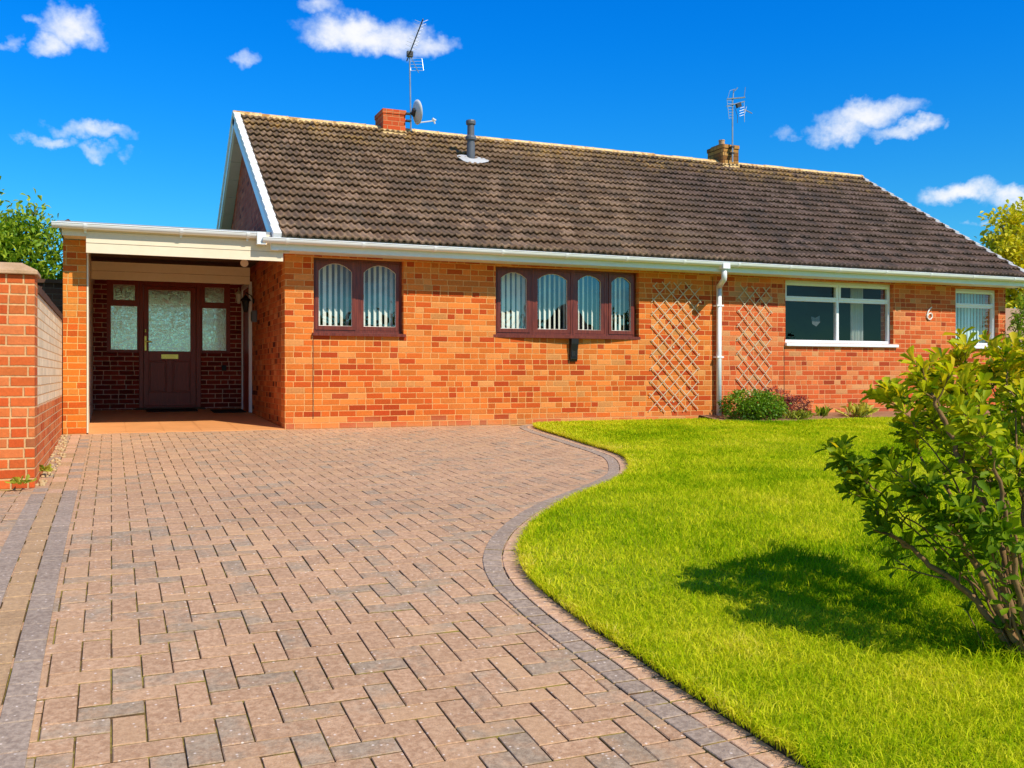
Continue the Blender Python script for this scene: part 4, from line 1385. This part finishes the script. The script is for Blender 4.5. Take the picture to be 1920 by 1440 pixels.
lantern('wall_lantern', 'pale lantern hanging by the porch back wall', 1.93, PB - .004, 2.0, 'cream_board', 'bead_pale')
lantern('wall_light', 'black lantern on the brown brick wall beside the side door', 1.996, 2.75, 1.80, 'black_plastic', 'black_plastic', -1, 0, 1.15)
t = thing('meter_box', 'small grey box on the porch side wall under the black lantern', 'box', (1.998, 2.55, 1.55))
mb = MB(); mb.box(1.93, 1.998, 2.46, 2.60, 1.47, 1.64); mb.build('casing', 'flue_grey', t, bevel=.006)
mb = MB(); mb.box(1.922, 1.9295, 2.48, 2.58, 1.49, 1.62); mb.build('cover', 'dark_metal', t)
t = thing('security_light', 'round spotlight under the porch ceiling', 'spotlight', (1.72, 1.6, 2.34))
mb = MB(); mb.lathe(1.72, 1.6, [(.04, 2.31), (.045, 2.344)], 12); mb.build('base', 'bead_pale', t)
mb = MB(); mb.tube([(1.72, 1.6, 2.31), (1.70, 1.52, 2.25), (1.69, 1.46, 2.22)], [.02, .045, .055], 12); mb.build('lamp_head', 'bead_pale', t, smooth=False)
mb = MB(); mb.box(1.67, 1.74, PB - .035, PB - .002, .75, .84)
tag(mb.build('vent_box', 'black_plastic', bevel=.004), 'small black box on dark red brick right of the door', 'box')


def doormat(x0, x1, y0, y1, label):
    mb = MB()
    i = len(mb.v)
    mb.v += [(x0, y0, floor_z(y0) + .003), (x1, y0, floor_z(y0) + .003), (x1, y1, floor_z(y1) + .003), (x0, y1, floor_z(y1) + .003),
             (x0, y0, floor_z(y0) + .018), (x1, y0, floor_z(y0) + .018), (x1, y1, floor_z(y1) + .018), (x0, y1, floor_z(y1) + .018)]
    for q in ((0, 3, 2, 1), (4, 5, 6, 7), (0, 1, 5, 4), (1, 2, 6, 5), (2, 3, 7, 6), (3, 0, 4, 7)):
        mb.f.append(tuple(i + k for k in q)); mb.a.append(0); mb.mi.append(0)
    tag(mb.build('doormat', 'mat_dark', bevel=.004), label, 'doormat')


doormat(.50, 1.25, 3.55, 4.05, 'dark doormat lying before the front door')
doormat(1.45, 1.93, 3.1, 3.75, 'dark doormat lying before the side door at right')

# house number
t = MB()
pts6 = [(.115, .215), (.07, .185), (.03, .135), (.008, .08), (.012, .035), (.045, .005), (.09, .012), (.122, .05), (.118, .09), (.085, .112), (.045, .095), (.018, .06)]
t.tube([(12.585 + x, -.016, 1.605 + z) for x, z in pts6], [.007, .010, .012, .013, .013, .012, .011, .011, .011, .010, .009, .007], 6)
for q in ((.03, .135), (.10, .02)): t.tube([(12.585 + q[0], -.016, 1.605 + q[1]), (12.585 + q[0], .0, 1.605 + q[1])], .004, 5)
tag(t.build('house_number', 'number_white'), 'white script number 6 fixed to the orange brick', 'house number')


# trellises
def trellis(x0, x1, z0, z1, pu, pv, label, lean=0.0):
    mb = MB(); W = .0056; T = .004

    def clip(c, sgn):
        # line z = z0 + sgn*(x-x0)*pv/pu + c
        k = sgn * pv / pu; ts = []
        a, b = x0, x1
        za, zb = z0 + c + (0 if sgn > 0 else 0) + k * 0, z0 + c + k * (x1 - x0)
        lo, hi = 0.0, 1.0
        dz_ = zb - za
        if abs(dz_) < 1e-6: return None
        t0, t1 = (z0 - za) / dz_, (z1 - za) / dz_
        lo, hi = max(lo, min(t0, t1)), min(hi, max(t0, t1))
        if hi - lo < .04: return None
        e = rnd.uniform(.01, .035) / (x1 - x0)
        lo -= e; hi += e
        return [(x0 + (x1 - x0) * lo, za + dz_ * lo), (x0 + (x1 - x0) * hi, za + dz_ * hi)]
    H = z1 - z0; span = (x1 - x0) * pv / pu
    c = -span
    while c < H + span:
        for sgn, yy in ((1, -.013), (-1, -.0215)):
            s = clip(c + (0.0 if sgn > 0 else pv * .0), sgn)
            if not s: continue
            (xa, za), (xb, zb) = s
            jx = rnd.uniform(-.004, .004)
            sh = lambda x, z: x + lean * (z - z0)
            p, q = Vector((sh(xa, za) + jx, yy, za)), Vector((sh(xb, zb) + jx, yy, zb))
            d = (q - p); ln_ = d.length; d.normalize()
            side = Vector((-d.z, 0, d.x))
            bowy = rnd.uniform(-.006, .004)
            m_ = (p + q) / 2 + Vector((0, bowy, 0))
            for u, v in ((p, m_), (m_, q)):
                dd = (v - u).normalized()
                mb.obox((u + v) / 2, dd * ((v - u).length / 2 + .001), side * W, Vector((0, T, 0)))
        c += pv
    # wall battens that hold it off the brick
    for zz in (z0 + .12, (z0 + z1) / 2, z1 - .12):
        mb.box((x0 + x1) / 2 - .012, (x0 + x1) / 2 + .012, -.0088, -.001, zz - .012, zz + .012)
    return tag(mb.build('trellis', 'trellis_wood'), label, 'trellis', 'diamond trellises on the brick wall')


trellis(7.26, 8.05, .17, 2.02, .2, .2, 'wider cream diamond trellis left of the white downpipe', .03)
trellis(8.79, 9.38, .17, 2.01, .2, .21, 'narrower cream diamond trellis right of the white downpipe', .01)

# ------------------------------------------------------------------ aerials and dish
MX, MY = 4.655, 3.46
a1 = thing('tv_aerial', 'tall aerial on the red chimney with its boom pointing up', 'aerial', (MX, MY, 4.9), 'roof aerials')
mb = MB(); mb.tube([(MX + .015, MY, 4.80), (MX, MY, 5.6), (MX - .01, MY, 6.12)], .014, 8); mb.build('mast', 'alu', a1)
for zz in (4.96, 5.08):
    mb = MB(); mb.box(MX - .068, MX + .02, MY - .02, MY + .06, zz, zz + .025); mb.build('mast_bracket', 'dark_metal', a1)
hub = Vector((MX - .01, MY, 6.10)); bdir = Vector((-.10, -.98, .16)).normalized(); sdr = Vector((.98, -.10, .1)).normalized(); upv = bdir.cross(sdr)
mb = MB(); mb.tube([hub - bdir * .25, hub + bdir * .5, hub + bdir * 1.15], .010, 6); mb.build('boom', 'dark_metal', a1)
for k in range(9):
    mb = MB()
    c_ = hub + bdir * (.12 + k * .115); L = .085 + .02 * math.sin(k)
    mb.tube([c_ - sdr * L + upv * L * .45, c_, c_ + sdr * L + upv * L * .45], .0028, 4)
    mb.tube([c_ - sdr * L * .7 - upv * L * .4, c_, c_ + sdr * L * .7 - upv * L * .4], .0028, 4)
    mb.build('element', 'alu', a1)
mb = MB(); rc = hub - bdir * .1 + sdr * .12 - upv * .14
for k in range(5):
    mb.tube([rc - sdr * .11 + upv * (k - 2) * .055, rc + sdr * .11 + upv * (k - 2) * .055], .003, 4)
for sx in (-1, 1): mb.tube([rc + sdr * .11 * sx - upv * .11, rc + sdr * .11 * sx + upv * .11], .0035, 4)
mb.tube([hub, rc + sdr * .02 - upv * .15], .006, 5)
mb.build('reflector', 'alu', a1)
mb = MB(); mb.obox(hub + Vector((0, -.02, -.01)), (.05, 0, 0), (0, .03, 0), (0, 0, .045)); mb.build('clamp', 'dark_metal', a1)

NX_, NY_ = 11.15, 3.42
a2 = thing('tv_aerial', 'shorter aerial with ladder grid reflector on the buff chimney', 'aerial', (NX_, NY_, 4.9), 'roof aerials')
mb = MB(); mb.tube([(NX_, NY_, 4.82), (NX_, NY_, 6.06)], .016, 8); mb.tube([(NX_ + .004, NY_, 6.0), (NX_ + .03, NY_, 6.24)], .012, 8); mb.build('mast', 'alu', a2)
for zz in (4.98, 5.10):
    mb = MB(); mb.box(NX_ - .03, NX_ + .04, NY_ - .02, NY_ + .085, zz, zz + .03); mb.build('mast_bracket', 'dark_metal', a2)
mb = MB()
mb.tube([(NX_ - .15, NY_ - .03, 6.02), (NX_ + .27, NY_ - .03, 6.10)], .013, 6); mb.tube([(NX_ - .16, NY_ - .03, 5.88), (NX_ + .26, NY_ - .03, 6.02)], .011, 6)
mb.tube([(NX_ + .26, NY_ - .03, 5.86), (NX_ + .42, NY_ - .05, 5.80)], .010, 6)
mb.build('boom', 'alu', a2)
mb = MB()
for k in range(7):
    z = 5.98 - k * .055; mb.tube([(NX_ - .17 + .008 * k, NY_ - .06, z), (NX_ - .02, NY_ - .06, z + .012)], .0045, 4)
mb.tube([(NX_ - .17, NY_ - .06, 5.99), (NX_ - .12, NY_ - .06, 5.63)], .005, 4)
mb.tube([(NX_ - .14, NY_ - .04, 6.03), (NX_ - .09, NY_ - .04, 6.19), (NX_ + .04, NY_ - .03, 6.24)], .004, 4)
mb.build('reflector', 'alu', a2)
for pts_, rr in (([(NX_ + .25, NY_ - .03, 6.09), (NX_ + .28, NY_ - .03, 6.30)], .007), ([(NX_ + .03, NY_ - .03, 6.2), (NX_ + .10, NY_ - .03, 6.27)], .009),
                 ([(NX_ + .25, NY_ - .03, 6.02), (NX_ + .26, NY_ - .03, 5.62)], .006), ([(NX_ + .30, NY_ - .04, 5.92), (NX_ + .24, NY_ - .04, 5.74)], .006),
                 *[([(NX_ + .14, NY_ - .03, 5.72 + k * .05), (NX_ + .25, NY_ - .03, 5.76 + k * .05)], .0035) for k in range(4)]):
    mb = MB(); mb.tube(pts_, rr, 5); mb.build('element', 'alu', a2)
mb = MB(); mb.obox((NX_ + .12, NY_ - .03, 5.93), (.045, 0, .02), (0, .03, 0), (-.015, 0, .04)); mb.build('clamp', 'dark_metal', a2)
mb = MB(); mb.tube([(NX_ + .03, NY_ - .03, 5.88), (NX_ + .10, NY_ - .03, 5.72), (NX_ + .09, NY_ - .03, 5.58)], .005, 5); mb.build('cable', 'dark_metal', a2)

ds = thing('satellite_dish', 'grey satellite dish beside the red chimney, seen edge on', 'satellite dish', (4.80, 3.46, 5.05))
mb = MB(); dc = Vector((4.775, 3.42, 5.12)); ax = Vector((.97, .12, .16)).normalized(); e1 = ax.orthogonal().normalized(); e2 = ax.cross(e1)
if abs(e1.z) < abs(e2.z): e1, e2 = e2, e1
nr, na = 5, 24
for r_ in range(nr + 1):
    for a_ in range(na):
        rr = r_ / nr; w = a_ / na * 2 * math.pi
        p = dc + e1 * (.21 * rr * math.cos(w)) + e2 * (.19 * rr * math.sin(w)) + ax * (.055 * rr * rr - .055)
        mb.v.append(tuple(p))
for r_ in range(nr):
    for a_ in range(na):
        mb.f.append((r_ * na + a_, r_ * na + (a_ + 1) % na, (r_ + 1) * na + (a_ + 1) % na, (r_ + 1) * na + a_)); mb.a.append(0); mb.mi.append(0)
o_ = mb.build('dish', 'dish_grey', ds, smooth=True); sm = o_.modifiers.new('thick', 'SOLIDIFY'); sm.thickness = .006
mb = MB(); low = dc - Vector((0, 0, .18)); tipp = dc + ax * .30 + Vector((0, -.02, -.16))
mb.tube([low, low + (tipp - low) * .5, tipp], .011, 6); mb.build('feed_arm', 'dish_grey', ds)
mb = MB(); mb.tube([tipp + ax * .03 + Vector((0, 0, .0)), tipp - ax * .03 + Vector((0, 0, .035))], .024, 8); mb.tube([tipp, tipp + Vector((.02, 0, -.05))], .014, 6); mb.build('lnb', 'dish_grey', ds)
mb = MB(); mb.tube([dc - ax * .05, (4.665, 3.46, 5.09)], .02, 6); mb.obox(dc - ax * .065, ax * .03, e1 * .06, e2 * .04); mb.build('mount', 'dark_metal', ds)

# ================================================================== GARDEN WALL
gw = thing('garden_wall', 'orange and buff brick garden wall with end pier beside the drive', 'wall', (-.6, -2.2, 0))
mb = MB(); mb.box(-.735, -.522, -3.998, -.01, -.4, 1.31); mb.build('wall_panel', 'brick_garden', gw)
mb = MB()
y = -3.995
while y < -.05:
    mb.box(-.752, -.510, y + .003, min(y + .108, -.012), 1.312, 1.372 + rnd.uniform(-.003, .003)); y += .11
mb.build('coping', 'coping_dark', gw)
mb = MB(); mb.box(-.965, -.52, -4.30, -4.0, -.45, 1.42)
pier = mb.build('pier', 'brick_pier', gw)
mb = MB()
x0, x1, y0, y1 = -1.0, -.498, -4.335, -3.965
ii = len(mb.v)
for (a, b, c, d, z) in ((x0, x1, y0, y1, 1.422), (x0, x1, y0, y1, 1.452), (x0 + .11, x1 - .11, y0 + .09, y1 - .09, 1.512)):
    mb.v += [(a, c, z), (b, c, z), (b, d, z), (a, d, z)]
for l in (0, 4):
    for k in range(4): mb.f.append((ii + l + k, ii + l + (k + 1) % 4, ii + l + 4 + (k + 1) % 4, ii + l + 4 + k)); mb.a.append(0); mb.mi.append(0)
mb.f.append((ii + 8, ii + 9, ii + 10, ii + 11)); mb.a.append(0); mb.mi.append(0)
mb.f.append((ii + 3, ii + 2, ii + 1, ii)); mb.a.append(0); mb.mi.append(0)
adopt(mb.build('pier_cap', 'cap_stone', bevel=.006), pier)

bwall = thing('boundary_wall', 'dark brown brick wall behind the garden wall under the green shrub', 'wall', (-1.5, 1.6, 0))
mb = MB(); mb.box(-4.5, -.56, 1.5, 1.72, -.1, 1.86); mb.build('wall_panel', 'brick_dark', bwall)
mb = MB(); mb.box(-4.5, -.55, 1.46, 1.76, 1.862, 1.91); mb.build('coping', 'coping_dark', bwall)


# ================================================================== PLANTS
def leaf_mesh(name, base, dirs, ups, length, width, tint, mat, parent=None, droop=.25, fold=.18, blunt=False):
    """many folded, drooping leaves as one mesh"""
    base = np.asarray(base); n = len(base)
    d = dirs / np.linalg.norm(dirs, axis=1)[:, None]
    s = np.cross(d, ups); s /= np.maximum(np.linalg.norm(s, axis=1), 1e-6)[:, None]
    u = np.cross(s, d)
    L = np.broadcast_to(length, n)[:, None]; W = np.broadcast_to(width, n)[:, None]

    def at(t, w, h):
        p = base + d * L * t + s * W * w + u * L * h
        p = p.copy(); p[:, 2] -= (L[:, 0] * droop * t * t)
        return p
    ta, tb, wa = (.42, .80, .30) if blunt else (.36, .70, .36)
    P = np.stack([at(0, 0, 0), at(ta + .02, 0, 0), at(tb + .02, 0, .0), at(1.0, 0, -.02),
                  at(ta, -wa, fold * .5), at(tb, -.5, fold * .6), at(ta, wa, fold * .5), at(tb, .5, fold * .6)], 1)
    b = np.arange(n)[:, None] * 8
    T = np.concatenate([b + np.array(q) for q in ((0, 1, 4), (0, 6, 1), (2, 3, 5), (2, 7, 3))])
    Qd = np.concatenate([b + np.array(q) for q in ((1, 2, 5, 4), (1, 6, 7, 2))])
    return np_mesh(name, P.reshape(-1, 3), T, Qd, [mat], np.repeat(tint, 8), parent, False)


def unit(v): return v / np.maximum(np.linalg.norm(v, axis=-1), 1e-9)[..., None]


def big_shrub():
    r = random.Random(11); nr = np.random.default_rng(5)
    bz = float(gz(-9.57)) + .015
    t = thing('leafy_shrub', 'large leafy green shrub on the lawn at the right', 'shrub', (3.26, -9.52, bz))
    mains = []
    for (tx_, ty_, tz_) in [(3.693, -9.1, 0.777), (3.482, -9.35, 0.738), (3.664, -9.0, 0.719), (3.191, -9.2, 0.694), (3.253, -9.5, 0.612), (3.171, -9.35, 0.652), (3.751, -9.3, 0.74), (2.823, -9.05, 0.365), (2.835, -9.2, 0.142), (3.031, -9.1, 0.617), (2.97, -9.3, 0.694), (3.35, -9.15, 0.767), (3.391, -9.3, 0.804), (3.408, -8.8, 0.413), (3.744, -8.75, 0.606), (2.918, -9.62, 0.52), (3.766, -9.2, 0.822), (4.189, -9.1, 0.658), (4.085, -9.3, 0.39), (4.35, -8.8, 0.51), (2.905, -9.35, 0.282), (3.797, -9.0, 0.549), (3.369, -9.5, 0.361), (3.268, -9.1, 0.513), (3.114, -9.45, 0.365), (3.16, -9.0, 0.304), (3.681, -9.15, 0.695), (3.022, -9.6, 0.185), (2.894, -9.5, 0.178), (2.889, -9.1, 0.246), (3.397, -8.95, 0.588)]:
        q0 = (3.25 + (tx_ - 3.25) * .10, -9.58 + (ty_ + 9.58) * .14, bz)
        q1 = (3.25 + (tx_ - 3.25) * .42 + r.uniform(-.03, .03), -9.58 + (ty_ + 9.58) * .4, bz + (tz_ - .07 - bz) * .48)
        q2 = (3.25 + (tx_ - 3.25) * .78, -9.58 + (ty_ + 9.58) * .75, bz + (tz_ - .07 - bz) * .82)
        mains.append([q0, q1, q2, (tx_, ty_, tz_ - .07)])
    sm = MB(); tips = []; lb = []; ld = []; lu = []; ll = []; lw = []; lt = []

    def add_leaf(p, d, L, W, tint, up=(0, 0, 1)):
        lb.append(p); ld.append(d); lu.append(up); ll.append(L); lw.append(W); lt.append(tint)

    def whorl(p, d, n, L, new):
        d = Vector(d).normalized(); a = d.orthogonal().normalized(); b = d.cross(a); ph = r.uniform(0, 6.28)
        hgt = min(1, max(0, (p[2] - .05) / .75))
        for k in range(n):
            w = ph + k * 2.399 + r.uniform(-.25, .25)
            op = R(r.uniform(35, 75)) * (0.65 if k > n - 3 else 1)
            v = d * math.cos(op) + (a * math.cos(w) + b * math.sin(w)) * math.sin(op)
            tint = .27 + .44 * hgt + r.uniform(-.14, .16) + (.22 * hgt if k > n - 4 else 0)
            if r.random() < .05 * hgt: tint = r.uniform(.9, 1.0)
            LL = L * r.uniform(.6, 1.3)
            q = Vector(p) - d * r.uniform(0, .03)
            add_leaf(tuple(q), tuple(v), LL, LL * r.uniform(.36, .48), min(1, max(0, tint)), tuple(d + Vector((0, 0, .4))))

    def twig(p, d, L, lev, rad):
        d = Vector(d).normalized(); p = Vector(p)
        bend = Vector((r.uniform(-.3, .3), r.uniform(-.3, .3), r.uniform(.0, .5)))
        m_ = p + d * L * .5; e = m_ + (d + bend * .5).normalized() * L * .5
        sm.tube([p, m_, e], [rad, rad * .75, rad * .5], 5, cap=False)
        dd = (e - m_).normalized()
        if lev > 0:
            for _ in range(2):
                nd = dd + Vector((r.uniform(-1, 1), r.uniform(-1, 1), r.uniform(-.25, .7)))
                twig(e if r.random() < .6 else m_, nd, L * r.uniform(.5, .8), lev - 1, rad * .55)
        whorl(e, dd, r.randint(4, 7), .066, True)
        for q in (.35, .7):
            if r.random() < .5:
                w = Vector((r.uniform(-1, 1), r.uniform(-1, 1), r.uniform(-.2, .6)))
                pt = p.lerp(e, q)
                add_leaf(tuple(pt), tuple(w), r.uniform(.05, .08), r.uniform(.02, .032), r.uniform(.1, .45), (0, 0, 1))

    for pts in mains:
        P = catmull(pts, 7)
        n = len(P); jit = nr.normal(0, .006, P.shape); jit[0] = 0
        P = P + jit
        r0 = r.choice((.005, .006, .008, .012, .016))
        sm.tube([tuple(p) for p in P], [r0 * (1 - .62 * k / (n - 1)) for k in range(n)], 8)
        for k in range(n):
            f = k / (n - 1)
            if f < .34 or r.random() > .16 + .42 * f: continue
            out = Vector((P[k][0] - 3.28, P[k][1] + 9.40, 0)); out = out.normalized() if out.length > .02 else Vector((1, 0, 0))
            d = Vector((r.uniform(-.8, .8), r.uniform(-.8, .8), r.uniform(.1, .9))) + out * .6
            twig(P[k], d, r.uniform(.06, .15) * (1.15 - .35 * f), 1 if f > .45 and r.random() < .6 else 0, r0 * .3)
        dlast = Vector(P[-1] - P[-3]).normalized()
        for _ in range(4):
            twig(P[-1], dlast + Vector((r.uniform(-.9, .9), r.uniform(-.9, .9), r.uniform(-.1, .5))), r.uniform(.05, .12), 1 if r.random() < .7 else 0, r0 * .3)
        whorl(P[-1], dlast, 9, .074, True)
    # suckers at the foot
    for _ in range(24):
        p = Vector((3.26 + r.uniform(-.1, .14), -9.52 + r.uniform(-.1, .1), bz)); d = Vector((r.uniform(-.7, .6), r.uniform(-.6, .6), 1))
        e = p + d.normalized() * r.uniform(.15, .62); sm.tube([p, e], [.004, .002], 4); whorl(e, d, 6, .06, False); whorl(p.lerp(e, .6), d, 3, .05, False)
    sm.build('stems', 'bark', t, smooth=True)
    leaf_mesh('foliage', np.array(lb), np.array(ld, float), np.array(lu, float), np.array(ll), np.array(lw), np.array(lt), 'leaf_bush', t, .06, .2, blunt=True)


big_shrub()


def clump_tree(name, label, cat, loc, trunk, lobes, nclump, per, leafL, leafW, mat, bark, seed, group=None, spread=.16, tbase=.5, updir=.6, shell=.55):
    """trunk and limbs, then leaf clumps scattered through the lobes' volume (denser towards their surface)"""
    r = random.Random(seed); nr = np.random.default_rng(seed)
    t = thing(name, label, cat, loc, group)
    sm = MB(); x, y, z = loc; h, rad = trunk
    top = Vector((x + r.uniform(-.1, .1) * h, y, z + h))
    sm.tube([(x, y, z - .05), (x + r.uniform(-.03, .03) * h, y, z + h * .5), top], [rad, rad * .8, rad * .5], 8)
    for (cx_, cy_, cz_, rx, ry, rz) in lobes:
        c_ = Vector((cx_, cy_, cz_)); st = Vector((x, y, z + h * r.uniform(.5, 1)))
        sm.tube([st, st.lerp(c_, .5) + Vector((0, 0, .1 * rz)), c_], [rad * .45, rad * .3, rad * .12], 6)
        for _ in range(6):
            w = Vector((r.uniform(-1, 1) * rx, r.uniform(-1, 1) * ry, r.uniform(-.6, 1) * rz)) * .8
            sm.tube([c_, c_ + w * .5, c_ + w], [rad * .12, rad * .07, rad * .03], 4, cap=False)
    sm.build('trunk', bark, t, smooth=True)
    vol = np.array([l[3] * l[4] * l[5] for l in lobes]); pr = vol ** .75 / (vol ** .75).sum()
    L = np.array(lobes)
    k = nr.choice(len(lobes), nclump, p=pr)
    d = unit(nr.normal(size=(nclump, 3))); rad_ = nr.uniform(0, 1, nclump) ** (1 / 3.0)
    rad_ = shell + (1.08 - shell) * rad_ * nr.uniform(.7, 1.1, nclump)
    cc = L[k, :3] + d * L[k, 3:] * rad_[:, None]
    ctint = np.clip(tbase + nr.normal(0, .17, nclump) + .12 * d[:, 2], 0, 1)
    b = np.repeat(cc, per, 0) + nr.normal(0, spread, (nclump * per, 3)) * np.array([1, 1, .8])
    dr_ = unit(nr.normal(size=(nclump * per, 3)) + np.repeat(d, per, 0) * .9 + np.array([0, 0, updir]))
    up = unit(nr.normal(size=(nclump * per, 3)) * .6 + np.array([0, 0, 1.0]))
    ln_ = leafL * nr.uniform(.6, 1.25, nclump * per); ti = np.clip(np.repeat(ctint, per) + nr.normal(0, .12, nclump * per), 0, 1)
    leaf_mesh('crown', b, dr_, up, ln_, ln_ * leafW, ti, mat, t)
    return t


clump_tree('tall_shrub', 'bright green shrub rising behind the garden wall at left', 'shrub', (-1.75, 3.0, 0), (1.6, .07),
           [(-1.75, 3.0, 2.25, .75, .7, .70), (-1.25, 2.9, 2.15, .50, .5, .60), (-2.4, 3.1, 2.35, .7, .7, .65), (-1.2, 2.9, 2.72, .26, .25, .32),
            (-1.62, 3.0, 2.92, .20, .2, .28), (-1.0, 2.9, 2.95, .10, .1, .22), (-.82, 2.9, 2.62, .16, .2, .26), (-.85, 2.8, 2.05, .24, .3, .35), (-3.2, 3.2, 2.4, .8, .7, .7)],
           900, 16, .12, .36, 'leaf_green', 'bark_dark', 21, spread=.11, tbase=.66, updir=.9, shell=.3)
clump_tree('golden_tree', 'yellow green tree standing beyond the right gable', 'tree', (26.8, 9.5, 0), (3.2, .16),
           [(26.6, 9.5, 3.6, 1.9, 1.6, 1.5), (25.4, 9.3, 4.1, .7, .7, .85), (25.35, 9.3, 5.2, .45, .45, .62), (26.4, 9.5, 5.1, .8, .8, .8), (27.6, 9.6, 4.6, 1.2, 1.1, 1.2), (24.9, 9.2, 4.65, .38, .4, .4), (25.2, 9.2, 3.2, .9, .9, 1.1)],
           620, 18, .20, .5, 'leaf_gold', 'bark_dark', 33, spread=.13, tbase=.72, updir=.3, shell=.45)

# low planting along the wall
clump_tree('round_shrub', 'low rounded dark green shrub under the narrower trellis', 'shrub', (8.75, -.42, .06), (.12, .015),
           [(8.6, -.45, .22, .33, .28, .22), (9.0, -.40, .20, .30, .26, .20), (8.8, -.55, .16, .32, .22, .16)], 520, 10, .045, .55, 'leaf_green', 'bark_dark', 5, spread=.03, tbase=.34, updir=.8, shell=.72)
clump_tree('heather', 'dark red heather behind the low rounded shrub', 'heather', (9.35, -.32, .07), (.1, .01),
           [(9.25, -.25, .28, .28, .15, .17), (9.6, -.30, .20, .28, .16, .12)], 260, 10, .05, .25, 'leaf_red', 'bark_dark', 6, spread=.03, tbase=.5, updir=.9, shell=.5)


def tuft(name, label, cat, x, y, n, L, W, mat, seed, spread=.08, tb=.5, lean=.55, group=None):
    nr = np.random.default_rng(seed)
    z = float(gz(y)) + .05
    b = np.stack([x + nr.normal(0, spread, n), y + nr.normal(0, spread * .7, n), np.full(n, z)], 1)
    d = unit(np.stack([nr.normal(0, lean, n), nr.normal(0, lean, n), np.ones(n)], 1))
    ln_ = L * nr.uniform(.6, 1.15, n)
    up = unit(nr.normal(size=(n, 3)))
    o = leaf_mesh(name, b, d, up, ln_, ln_ * W, np.clip(tb + nr.normal(0, .2, n), 0, 1), mat, None, .3)
    return tag(o, label, cat, group)


tuft('grass_tuft', 'bright green grassy tuft at the foot of the red heather', 'plant', 9.45, -.62, 160, .20, .07, 'leaf_yellow', 1, .11, .25)
tuft('bulb_leaves', 'small clump of upright green blades against the brick', 'plant', 10.1, -.35, 34, .24, .14, 'leaf_green', 2, .05, .6, .4)
tuft('yellow_lily', 'yellow green spiky plant left of the large shrub', 'plant', 10.65, -.55, 60, .36, .13, 'leaf_yellow', 3, .07, .7, .5)

# climber and pink bloom at the far end of the house
clump_tree('climbing_plant', 'green climber at the right end of the brick wall', 'climber', (14.62, -.12, .06), (1.7, .015),
           [(14.62, -.12, .6, .16, .12, .5), (14.60, -.12, 1.25, .17, .12, .42), (14.66, -.12, 1.80, .15, .11, .30)], 170, 9, .10, .3, 'leaf_green', 'bark_dark', 8, spread=.05, tbase=.62, updir=.9, shell=.3)
pk = thing('pink_bloom', 'pink flowering shrub at the far right end of the house', 'shrub', (15.25, -.3, .05))
sm = MB(); sm.tube([(15.25, -.3, .0), (15.22, -.28, .9), (15.2, -.3, 1.6)], [.02, .015, .01], 6); sm.build('stems', 'bark_dark', pk)
nr = np.random.default_rng(4); n = 260
d = unit(nr.normal(size=(n, 3))); b = np.array([15.22, -.3, 1.72]) + d * np.array([.22, .2, .26]) * nr.uniform(.7, 1, n)[:, None]
leaf_mesh('blooms', b, d + nr.normal(0, .5, (n, 3)), nr.normal(size=(n, 3)), .11 * nr.uniform(.7, 1.2, n), .07, np.clip(nr.normal(.55, .2, n), 0, 1), 'petal_pink', pk)
b = np.array([15.25, -.3, .9]) + nr.normal(0, 1, (400, 3)) * np.array([.28, .22, .36])
leaf_mesh('foliage', b, unit(nr.normal(size=(400, 3)) + np.array([0, 0, .8])), nr.normal(size=(400, 3)), .11 * nr.uniform(.7, 1.2, 400), .045, np.clip(nr.normal(.5, .2, 400), 0, 1), 'leaf_green', pk)
nwl = thing('side_fence', 'pale wall beyond the right end of the house', 'wall', (17, 1.2, 0))
mb = MB(); mb.box(15.0, 24, 1.6, 1.75, -.1, 2.0); mb.build('wall_panel', 'render_cream', nwl)

# pebbles and weeds along the foot of the garden wall
mb = MB()
for _ in range(120):
    yy = rnd.uniform(-4.25, -.1); w = .10 * (1 - abs((yy + 2.2) / 2.6)) + .03
    xx = -.515 + rnd.random() * w
    s = rnd.uniform(.008, .022); zz = float(gz(yy)) + .008
    c_ = (xx, yy, zz)
    a = rnd.uniform(0, 3); mb.lathe(xx, yy, [(s * .5, zz - .01), (s, zz), (s * .75, zz + s * .55), (s * .2, zz + s * .75)], 6)
tag(mb.build('pebbles', 'pebble', smooth=True), 'pale pebbles scattered along the foot of the garden wall', 'pebbles', kind='stuff')
for i, (x, y, lb_) in enumerate(((-.47, -3.75, 'small yellow green weed at the wall foot near the pier'), (-.60, -4.42, 'small weed with yellow leaves in front of the pier'))):
    tuft('weed', lb_, 'weed', x, y, 26, .09, .3, 'leaf_yellow', 40 + i, .03, .35, .8)


# ================================================================== ACROSS THE ROAD (seen in the panes)
oh = thing('opposite_house', 'plain brick house across the road behind the camera', 'house', (27, -40, -.9))
mb = MB(); mb.box(21, 33, -46, -38, -1.0, 2.2); mb.build('wall', 'brick_coral', oh)
mb = MB(); mb.prism([(-46.4, 2.2), (-37.6, 2.2), (-42, 4.9)], 'x', 20.6, 33.4); mb.build('roof', 'roof_tile', oh)
for i, (x, y, h, lab) in enumerate(((-24, -38, 3.6, 'broad tree across the road left of the house'), (11, -38, 4.6, 'tall tree across the road right of the house'), (16.5, -41, 5.2, 'farthest tree across the road'), (40, -44, 6.0, 'dark tree at the end of the road'))):
    clump_tree('street_tree', lab, 'tree', (x, y, -.9), (2.2, .2), [(x, y, h * .5 - .9, 3.2, 2.6, h * .5), (x + 2.2, y, h * .42 - .9, 2.4, 2.0, h * .4), (x - 2.4, y, h * .38 - .9, 2.2, 2.0, h * .38)],
               220, 10, .55, .5, 'leaf_dark', 'bark_dark', 60 + i, group='trees across the road', spread=.4, tbase=.45)
